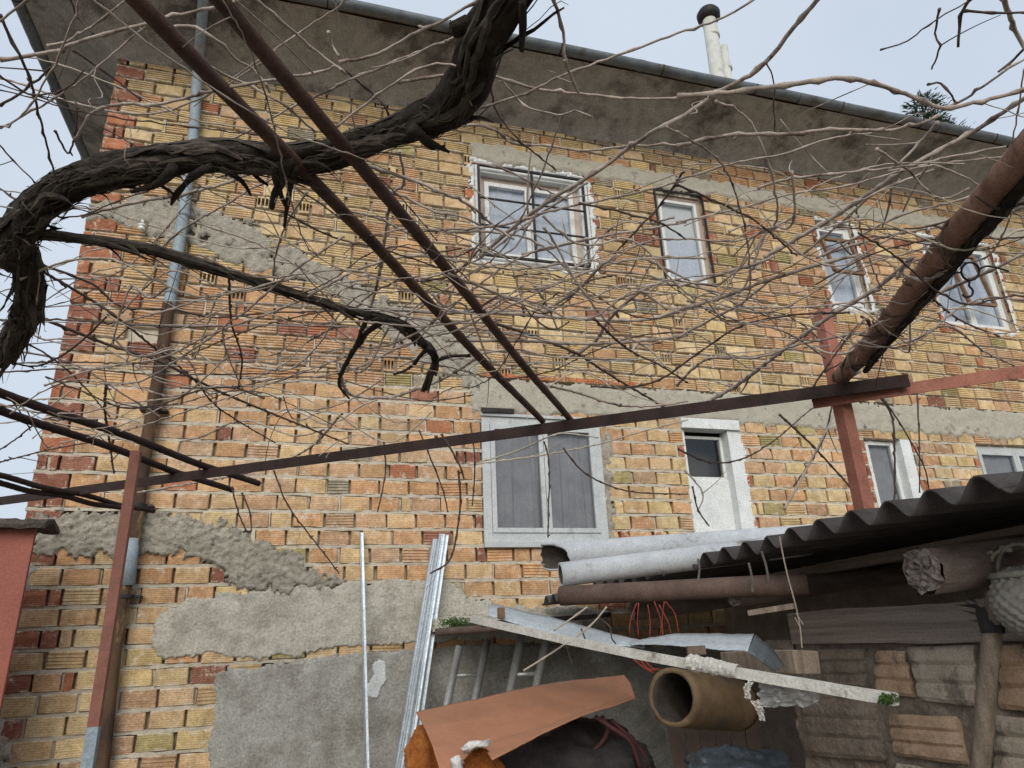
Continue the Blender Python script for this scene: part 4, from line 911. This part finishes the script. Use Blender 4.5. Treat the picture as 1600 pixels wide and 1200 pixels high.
# round wooden post with a rubber strap
pp = [PX(1556, 925, XW-.14), PX(1548, 1050, XW-.14), PX(1530, 1210, XW-.14)]
b = MB(); bt = pp[2]; foot = Vector((bt.x, bt.y+.03, 0))
b.tube(spline([pp[0], pp[2], pp[2]+(pp[2]-pp[0])*(pp[2].z/(pp[0].z-pp[2].z))], .06), .031, 12, rf=lambda i, th: 1+.12*fbm(i*.3, math.cos(th), math.sin(th))); wpst = b.build('prop_post', M['post_wood'], shed, True)
b = MB(); c = PX(1547, 968, XW-.14)
b.tube([c+Vector((0, 0, -.045)), c+Vector((.002, 0, -.02)), c+Vector((0, 0, .02)), c+Vector((0, .002, .04))], [.036, .04, .041, .035], 10, rf=lambda i, th: 1+.15*fbm(i, th))
for k in range(5):
    a = Vector((-.02, -.03+.01*k, -.02+.018*k)); b.add([c+a, c+a+Vector((0, .02, .02)), c+a+Vector((-.03, .07+.02*(k % 2), .02+.02*(k % 3)))], [(0, 1, 2)])
b.build('rubber_strap', M['rubber'], wpst)
# hook of rope and woven basket under the roof
p = [PX(x, y, XW-.12) for x, y in ((1572, 858), (1555, 866), (1545, 885), (1535, 898), (1521, 899), (1518, 886), (1526, 874), (1540, 866), (1552, 862))]
b = MB(); b.tube(spline(p, .008), .0075, 8); b.tube([p[0]-Vector((0, .02, 0)), p[0]+Vector((0, .015, .004))], .013, 8)
tag(b.build('rope_loop', M['rope'], None, True), 'loop of pale rope hung under the shed roof beside the basket', 'rope')
c = PX(1612, 940, XW-.13); basket = thing('wicker_basket', 'pale woven basket hanging at the right edge under the shed roof', 'basket', c-Vector((0, 0, .12)))
b = MB(); R_ = .115
b.grid(lambda u, v: c+Vector((math.cos(u*6.283)*math.sin(.25+v*2.6), math.sin(u*6.283)*math.sin(.25+v*2.6), math.cos(.25+v*2.6)))*R_*(1+.05*math.sin(u*6.283*18)*math.sin(v*3.14*14)), 108, 60)
b.build('woven_body', M['woven'], basket, True)
b = MB(); b.tube([c+Vector((.09*math.cos(k*.4), .09*math.sin(k*.4), .085)) for k in range(17)], .012, 8); b.tube([c+Vector((0, .09*math.cos(k*.314), .085+.10*math.sin(k*.314))) for k in range(11)], .007, 6); b.build('handle', M['woven'], basket, True)

# ------------------------------------------------------------------ things lying on and hanging from the shed roof
def rpipe(name, m, a, q, r_, label, cat, t=.012, wob=.02, grp=None, cut=0):
    p0, p1 = PO(*a), PO(*q); b = MB(); b.pipe(p0, p1, r_, r_-t, seg=14, wob=wob)
    if cut:
        for base in (0, 15*28):
            for k in range(28): v = Vector(b.v[base+k]); nn_ = (v-p0).normalized(); b.v[base+k] = tuple(v+(p1-p0).normalized()*(cut*max(0, .35-nn_.dot(FW))+.02*fbm(k*.8, 2)))
    return tag(b.build(name, [m, M['bore']], None, True), label, cat, grp)
rpipe('cement_pipe', M['eternit_pipe'], (850, 871, 3.95), (1330, 836, 4.2), .08, 'wide pale cement pipe lying rearmost on the shed roof, broken mouth at left', 'pipe', cut=.1, grp='pipes stored on the shed roof')
rpipe('cement_pipe', M['eternit_pipe'], (876, 898, 3.55), (1262, 850, 3.75), .061, 'narrower pale cement pipe in front of the wide one on the shed roof', 'pipe', grp='pipes stored on the shed roof')
rpipe('steel_tube', M['rust_tube'], (876, 931, 3.45), (1262, 912, 3.05), .047, 'brown rusty tube slung under the edge of the corrugated roof', 'pipe', .006, .01, grp='pipes stored on the shed roof')
for a, q in (((1091, 873), (1091, 906)), ((1190, 862), (1201, 910)), ((1170, 880), (1176, 925))):
    b = MB(); b.tube(spline([PO(*a, 3.0), PO((a[0]+q[0])/2+2, (a[1]+q[1])/2, 3.0), PO(*q, 3.0)], .02), .005, 5); tag(b.build('tie_wire', M['wire']), {1091: 'short straight wire tying the rusty tube to the roof edge, leftmost', 1190: 'slanting thick wire strap over the right end of the rusty tube', 1170: 'fine wire just left of the slanting strap on the rusty tube'}[a[0]], 'wire', 'tie wires at the roof edge')
tw = [PO(x, y, 2.7) for x, y in ((1218, 838), (1224, 870), (1232, 905), (1243, 945), (1250, 980), (1253, 1012))]
b = MB(); b.tube(spline(tw, .02), .0028, 5); b.tube([tw[4], PO(1242, 965, 2.7)], .002, 4); b.tube([PO(1244, 958, 2.7), PO(1255, 976, 2.7)], .002, 4); tag(b.build('dry_twig', M['cane_pale']), 'thin dry twig dangling from the corrugated roof edge', 'twig')
rpipe('steel_tube', M['rust_tube'], (682, 988, 4.6), (812, 978, 4.4), .024, 'short rusty tube behind the white batten against the wall', 'pipe', .004, .01, grp='pipes stored on the shed roof')
# mossy wall ledge by the roof corner
b = MB()
b.box((PO(690, 985, 5).x, -.32, PO(690, 985, 5.2).z-.02), (2.2, -.03, PO(690, 975, 5.2).z+.03), j=.02); tag(b.build('stone_ledge', M['smooth_cement']), 'pale stone ledge against the wall at the shed roof corner', 'ledge')
def mossy(c, rx, n_, name, label, ms_=.02):
    b = MB()
    for k in range(n_):
        p = c+Vector((random.gauss(0, rx), random.gauss(0, rx*.5), random.gauss(0, rx*.35))); s_ = U(.3, .75)*ms_; th = U(0, 6.28)
        q = [p+Vector((s_*math.cos(th+i*2.1), s_*math.sin(th+i*2.1), U(-.5, 1)*s_)) for i in range(3)]; b.add(q+[p+Vector((0, 0, s_*1.3))], [(0, 1, 3), (1, 2, 3), (2, 0, 3)])
    o = b.build(name, M['moss']); return tag(o, label, 'moss', kind='stuff')
mossy(PO(712, 974, 4.7), .055, 700, 'moss', 'green moss growing on the stone ledge', .011); mossy(PO(1388, 1094, 1.66), .010, 420, 'moss', 'bright green moss on the end of the white batten', .009)
# bent aluminium window sills
def sheetpx(name, rows_, m, label, cat, t=.003, group=None, nu=40, nv=3, hole=None):
    b = MB(); P = [[PO(*q) for q in r] for r in rows_]; P = [spline(r, .02) for r in P]; nn = nu
    def samp(r, u): i = u*(len(r)-1); k = min(int(i), len(r)-2); return r[k].lerp(r[k+1], i-k)
    def fn(u, v):
        j = v*(len(P)-1); k = min(int(j), len(P)-2); return samp(P[k], u).lerp(samp(P[k+1], u), j-k)+Vector((0, 0, .004*fbm(u*5, v*3, t*99)+.0015*fbm(u*30, v*12, 4)))
    b.grid(fn, nn, (len(P)-1)*nv)
    if hole: b.f = [f for f in b.f if not inpoly(*proj(sum((Vector(b.v[i]) for i in f), Vector())/len(f)), hole)]; b.fm = [0]*len(b.f)
    o = b.build(name, m, None, True); solid(o, t); return tag(o, label, cat, group)
sheetpx('metal_sill', [[(768, 943, 3.1), (850, 962, 3.0), (930, 983, 2.9), (1000, 1000, 2.8)], [(764, 950, 2.95), (845, 975, 2.85), (925, 995, 2.75), (1005, 1006, 2.65)], [(762, 962, 2.9), (840, 985, 2.8), (922, 1002, 2.7), (1008, 1014, 2.62)]], M['alu'], 'long folded grey metal sill beside the white batten under the roof', 'metal sill', group='metal sills')
sheetpx('metal_sill', [[(985, 1003, 2.7), (1040, 992, 2.6), (1110, 990, 2.5), (1178, 991, 2.4)], [(985, 1008, 2.6), (1040, 1008, 2.45), (1110, 1014, 2.3), (1168, 1018, 2.2)]], M['alu'], 'short grey metal sill with square notch, lying over the batten', 'metal sill', group='metal sills')
sheetpx('metal_sill', [[(1180, 992, 2.4), (1205, 1012, 2.4), (1226, 1040, 2.4)], [(1168, 1019, 2.2), (1192, 1036, 2.2), (1212, 1050, 2.25)]], M['zinc'], 'dull grey folded end piece of sill at the right of the notched one', 'metal sill', group='metal sills')
b = MB(); c = PO(1088, 1016, 2.28); b.box((-.033, -.004, -.014), (.033, .004, .014), Matrix.Translation(c)); tag(b.build('notch_block', M['panel_brown']), 'small dark wooden block in the notch of the metal sill', 'block')
b = MB(); c = PO(783, 958, 2.85); b.box((-.014, -.012, -.022), (.014, .012, .022), Matrix.Translation(c)); tag(bevel(b.build('plastic_clip', M['brown_wood'])), 'small dark brown clip on the left end of the metal sill', 'clip')
# white batten across the front
p0, p1 = PO(738, 967, 2.95), PO(1400, 1093, 1.66); b = MB(); N = 24
dv = (p1-p0).normalized(); sv = dv.cross(Vector((0, 0, 1))).normalized(); uv_ = sv.cross(dv)
b.grid(lambda u, v: p0.lerp(p1, u)+uv_*(-.012*math.sin(u*3.14))+(sv*.013*math.cos(v*6.2832+.785)*1.2+uv_*.015*math.sin(v*6.2832+.785)*1.3)+Vector((0, 0, .0015*fbm(u*30, v))), N, 4)
batten = b.build('painted_batten', M['batten']); tag(batten, 'long chipped white batten slanting down to the right across the clutter', 'batten')
b = MB()
for e in (p0, p1): b.bar(e-dv*.001, e+dv*.002, .022, .026)
b.build('batten_end', M['batten'], batten)
# plastic film wrapped on the batten
pl_ = thing('plastic_wrap', 'torn clear plastic wrapped round the white batten', 'plastic wrap', PO(1190, 1050, 1.95))
b = MB()
def wrap(u, v):
    c = p0.lerp(p1, .65+.10*u); th = v*6.283; r_ = .019+.014*abs(fbm(u*9, v*7, 3))*(1.2-u)
    return c+sv*r_*math.cos(th)+uv_*r_*math.sin(th)-Vector((0, 0, .006))
b.grid(wrap, 26, 20); b.build('wrap_band', M['film2'], pl_)
b = MB()
def hang(u, v):
    q = PO(1185+95*u+8*fbm(u*4, v*4), 1058+.18*95*u+v*(48-22*u)+6*fbm(u*6, v*5, 2), 1.95-.12*u+.02*fbm(u*5, v*5, 5)); return q
b.grid(hang, 34, 26); b.build('hanging_film', M['film'], pl_, True)
b = MB()
for pts in (((1178, 1060), (1167, 1075), (1170, 1092)), ((1180, 1095), (1188, 1112), (1192, 1126))):
    P_ = [PO(x, y, 1.9) for x, y in pts]; sp_ = spline(P_, .004); N_ = len(sp_)
    b.grid(lambda u, v: sp_[min(N_-1, int(u*(N_-1)))]+RX*((v-.5)*.026*(1-.5*u)+.006*fbm(u*9, v*7, pts[0][0]))+FW*.012*fbm(u*6, v*9, 3)+UX*.005*fbm(u*11, v*5, 8), 16, 8)
b.build('torn_tail', M['film2'], pl_)
# clay pipe end
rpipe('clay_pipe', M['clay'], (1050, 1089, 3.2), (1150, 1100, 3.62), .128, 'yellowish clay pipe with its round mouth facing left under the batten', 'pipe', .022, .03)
# timber block end behind
b = MB(); c = PO(1262, 1035, 2.45); b.box((-.055, 0, -.04), (.055, .42, .04), Matrix.Translation(c)@Matrix.Rotation(.08, 4, 'Z'), j=.005); tag(bevel(b.build('timber_offcut', M['post_wood'])), 'square brown timber offcut behind the plastic wrap', 'timber')
b = MB(); b.bar(PO(1170, 958, 2.7), PO(1240, 947, 2.6), .02, .02); tag(b.build('stick', M['post_wood']), 'short pale stick lodged above the wall plank', 'stick')
# brown sheet, curved over the pile
sh = [[(650, 1113, 2.75), (720, 1097, 2.85), (800, 1080, 2.95), (880, 1065, 3.1), (975, 1055, 3.25)], [(662, 1135, 2.5), (740, 1125, 2.6), (820, 1110, 2.72), (900, 1088, 2.9), (985, 1068, 3.1)], [(676, 1165, 2.35), (750, 1160, 2.45), (830, 1140, 2.55), (910, 1112, 2.72), (992, 1088, 2.95)], [(690, 1215, 2.25), (765, 1190, 2.3), (842, 1150, 2.45), (912, 1118, 2.62), (993, 1092, 2.85)]]
sheet_o = sheetpx('coated_sheet', sh, M['sheet_brown'], 'curved sheet of smooth terracotta brown metal over the pile', 'metal sheet', .004, None, 110, 14, [(727, 1184), (738, 1172), (749, 1166), (760, 1170), (768, 1186), (776, 1215), (790, 1260), (705, 1260), (716, 1215)])
def flap(px, d, label):
    b = MB(); c = PO(sum(p[0] for p in px)/len(px), sum(p[1] for p in px)/len(px), d-.012); n_ = len(px)*4; ring = []
    for i in range(n_):
        a, q = px[i//4], px[(i//4+1) % len(px)]; t = (i % 4)/4; ring.append(PO(a[0]+(q[0]-a[0])*t+U(-1, 1), a[1]+(q[1]-a[1])*t+U(-1, 1), d+.012*fbm(i*.5, d)))
    b.add([c]+ring, [(0, 1+i, 1+(i+1) % n_) for i in range(n_)]); o = b.build('torn_liner', M['torn'], None, True); solid(o, .002); tag(o, label, 'paper')
flap([(719, 1170), (733, 1159), (752, 1157), (766, 1155), (764, 1164), (751, 1169), (742, 1168), (730, 1177)], 2.34, 'ragged white paper edge above the hole in the brown sheet')
flap([(704, 1186), (716, 1179), (722, 1186), (727, 1215), (709, 1215)], 2.27, 'white paper flap hanging left of the hole in the brown sheet')
def blob(name, c, rx, ry, rz_, m, label, cat, amp=.25, sc=6):
    b = MB(); 
    def fn(u, v):
        th, ph = u*6.2832, .02+v*3.10; d_ = Vector((math.cos(th)*math.sin(ph), math.sin(th)*math.sin(ph), math.cos(ph)))
        k = 1+amp*fbm(d_.x*sc*.3+c.x*3, d_.y*sc*.3, d_.z*sc*.3)+amp*.35*abs(fbm(d_.x*sc, d_.y*sc+c.x, d_.z*sc)); return c+Vector((d_.x*rx, d_.y*ry, d_.z*rz_))*k
    b.grid(fn, 64, 40); return tag(b.build(name, m, None, True), label, cat)
blob('fleece_bundle', PO(744, 1200, 2.5), .09, .06, .08, M['orange'], 'orange fleece poking through the torn brown sheet', 'fleece')
blob('fleece_bundle', PO(668, 1182, 2.75), .09, .08, .10, M['orange'], 'orange fleece under the left corner of the brown sheet', 'fleece')
blob('plastic_bag', PO(1150, 1218, 2.3), .20, .12, .09, M['bag'], 'crumpled dark blue plastic bag at the bottom under the clay pipe', 'bag', .28, 6)
blob('sack', PO(900, 1215, 2.9), .35, .25, .2, M['rubber'], 'dark lumpy sack under the brown sheet', 'sack', .22, 5)
for k, pts in enumerate((((930, 1120), (960, 1140), (985, 1160), (1000, 1200)), ((880, 1190), (930, 1170), (950, 1140), (940, 1120)), ((955, 1125), (1000, 1170), (1020, 1215)))):
    b = MB(); b.tube(spline([PO(x, y, 2.75+.05*k) for x, y in pts], .02), .009, 8)
    tag(b.build('garden_hose', M['hose'], None, True), ('dark red hose curling below the right end of the brown sheet', 'dark hose looping under the middle of the brown sheet', 'dark red hose dropping out of the frame near the clay pipe')[k], 'hose', 'hoses under the brown sheet')
# bench carrying the clutter
cl = thing('work_bench', 'dark wooden bench under the clutter at the bottom', 'bench', (PO(950, 1190, 2.9).x, PO(950, 1190, 2.9).y, 0))
zb2 = PO(900, 1215, 2.9).z-.17; bx0, bx1, by0, by1 = .62, 2.2, -3.75, -2.6
b = MB(); b.box((bx0, by0, zb2-.04), (bx1, by1, zb2)); b.build('bench_top', M['plank'], cl)
for x in (bx0+.06, bx1-.06):
    for y in (by0+.06, by1-.06): b = MB(); b.box((x-.03, y-.03, 0), (x+.03, y+.03, zb2-.04)); b.build('leg', M['plank'], cl)
# brown board panels leaning in the dark
bp_ = thing('board_panel', 'grooved brown board panel in the shade below the clay pipe', 'panel', PO(1110, 1230, 4.0))
for k in range(6):
    x0_ = 1040+k*24; b = MB(); P = [PO(x0_, 1112, 4.1), PO(x0_+22, 1113, 4.1), PO(x0_+40, 1235, 4.0), PO(x0_+18, 1235, 4.0)]
    b.add(P, [(0, 3, 2, 1)]); solid(b.build('board', M['panel_brown'], bp_), .012)
# red cables
rc = thing('red_cables', 'bundle of thin red cables hanging under the roof edge above the clay pipe', 'cables', PO(1020, 1040, 2.7))
for pts in (((995, 942), (985, 970), (984, 992)), ((998, 942), (996, 970), (998, 995)), ((1022, 940), (1033, 970), (1031, 995)), ((1038, 940), (1035, 965), (1036, 995)), ((1030, 945), (1045, 975), (1048, 995)), ((1040, 940), (1055, 960), (1060, 990)), ((1012, 945), (1016, 970), (1015, 995)), ((990, 1030), (1005, 1042), (1022, 1052)), ((1000, 1030), (1012, 1045), (1025, 1048)), ((1005, 1028), (1020, 1045), (1032, 1046))):
    b = MB(); b.tube(spline([PO(x, y, 3.0 if y < 1000 else 2.5) for x, y in [pts[0]]+list(pts[1:])], .02), .0022, 6); b.build('cable', M['red_wire'], rc, True)
tw_ = [(((818, 1048), (870, 1015), (920, 980), (948, 948)), 4), (((865, 985), (895, 965), (918, 948)), 4), (((932, 946), (936, 965), (952, 978), (956, 998), (962, 1006)), 3), (((908, 982), (915, 1000), (920, 1012)), 3), (((882, 1002), (888, 1020), (895, 1040)), 2.5)]
for k, (pts, w_) in enumerate(tw_):
    b = MB(); sp_ = spline([PO(x, y, 2.62) for x, y in pts], .015); b.tube(sp_, [w_*.36*2.62/F*(1.4 if i % 6 == 0 else 1) for i in range(len(sp_))], 6)
    tag(b.build('dry_twig', M['cane_pale'] if k < 2 else M['cane_dark'], None, True), ('long cut vine twig lying aslant over the white batten', 'short cut twig above the long one on the metal sill', 'crooked dark twig hooked over the metal sill', 'tiny dark twig below the crossing of the cut twigs', 'thin dark twig under the long cut twig')[k], 'twig', 'cut twigs on the clutter')
# ladders leaning in the recess
def ladder(a0, a1, c0, c1, Y, label):
    q0, q1, s0, s1 = PY(*a0, Y), PY(*a1, Y+.05), PY(*c0, Y), PY(*c1, Y+.05); L = thing('ladder', label, 'ladder', (q0.x, q0.y, 0), 'aluminium ladders')
    for p, t in ((q0, q1), (s0, s1)):
        d_ = (t-p).normalized(); f_ = p+d_*((0-p.z)/d_.z); b = MB(); b.tube([f_, t], .028, 10); b.build('rail', M['alu_l'], L, True)
    d1, d2 = (q1-q0).normalized(), (s1-s0).normalized(); z = .3
    while z < min(q1.z, s1.z)-.06:
        b = MB(); b.tube([q0+d1*((z-q0.z)/d1.z), s0+d2*((z-s0.z)/d2.z)], .015, 8); b.build('rung', M['alu_l'], L, True); z += .27
ladder((797, 1080), (815, 990), (836, 1080), (855, 990), 4.9, 'aluminium ladder whose rung shows above the brown sheet')
ladder((745, 1080), (762, 1000), (703, 1080), (718, 1010), 5.25, 'second aluminium ladder, only one rail clear of the shade, left of the other')
# ------------------------------------------------------------------ steel profiles leaning on the wall
def prof(a, q, wd, label, lean, z_top):
    t = PY(*a, D-.05-lean*.0); f_ = PY(*q, D-.35-lean); d_ = (t-f_).normalized(); f0 = f_+d_*((0-f_.z)/d_.z)
    b = MB(); sd_ = Vector((1, .15, 0)).normalized(); up = sd_.cross(d_)
    for o1, o2 in (((-wd/2, 0), (wd/2, 0)), ((-wd/2, 0), (-wd/2, .025)), ((wd/2, 0), (wd/2, .025)), ((-wd*.12, .0), (-wd*.06, .006)), ((wd*.06, .006), (wd*.12, 0))):
        v = [f0+sd_*o1[0]+up*o1[1], f0+sd_*o2[0]+up*o2[1], t+sd_*o2[0]+up*o2[1], t+sd_*o1[0]+up*o1[1]]; b.add(v, [(0, 1, 2, 3)])
    o = b.build('steel_profile', M['galv']); solid(o, .0012); return tag(o, label, 'steel profile', 'galvanised profiles leaning on the wall')
prof((681, 842), (622, 1200), .058, 'galvanised profile leftmost of the leaning bundle', .10, 0)
prof((690, 834), (634, 1200), .05, 'galvanised profile in the middle of the leaning bundle', .16, 0)
prof((697, 836), (645, 1200), .035, 'galvanised profile rightmost of the leaning bundle', .08, 0)
prof((564, 832), (573, 1200), .028, 'single thin galvanised profile standing apart left of the bundle', 0, 0)
# ------------------------------------------------------------------ red sheet gate at far left
g = PY(56, 826, 5.2); gate = thing('red_gate', 'red painted sheet metal gate at the left edge with dark coping', 'gate', (g.x-.6, g.y, 0))
b = MB(); b.box((g.x-1.6, g.y, .05), (g.x, g.y+.03, g.z)); bevel(b.build('sheet_panel', M['red_panel'], gate))
b = MB()
b.grid(lambda u, v: Vector((g.x-1.7+1.78*u, g.y-.1+.3*v, g.z+.005+.045*math.sin(v*3.14)+.015*fbm(u*20, v*5))), 60, 8); solid(b.build('coping', M['thatch'], gate), .03)
# iron ring and hook hanging from the pergola
rg = thing('iron_hook', 'black iron ring with hook hanging from the pipe in front of the right upper window', 'hook', PH(1516, 424, HP))
c = PH(1516, 424, HP-.02); k_ = (c-CAM).dot(FW)/F
b = MB(); b.tube([c+(RX*math.cos(t*.35)+UX*math.sin(t*.35))*14*k_ for t in range(19)], 1.8*k_, 6); b.build('ring', M['black_iron'], rg, True)
b = MB(); b.tube(spline([c+(RX*x-UX*y)*k_ for x, y in ((0, 14), (-2, 22), (4, 30), (2, 38), (-8, 40), (-12, 36))], .006), 1.8*k_, 6); b.tube(spline([c+(RX*x-UX*y)*k_ for x, y in ((14, -3), (24, -8), (40, -6), (60, 0))], .01), 1.6*k_, 6); b.tube(spline([c+(RX*x-UX*y)*k_ for x, y in ((-14, 2), (-28, 3), (-40, 12))], .01), 1.6*k_, 6); b.build('hook', M['black_iron'], rg, True)
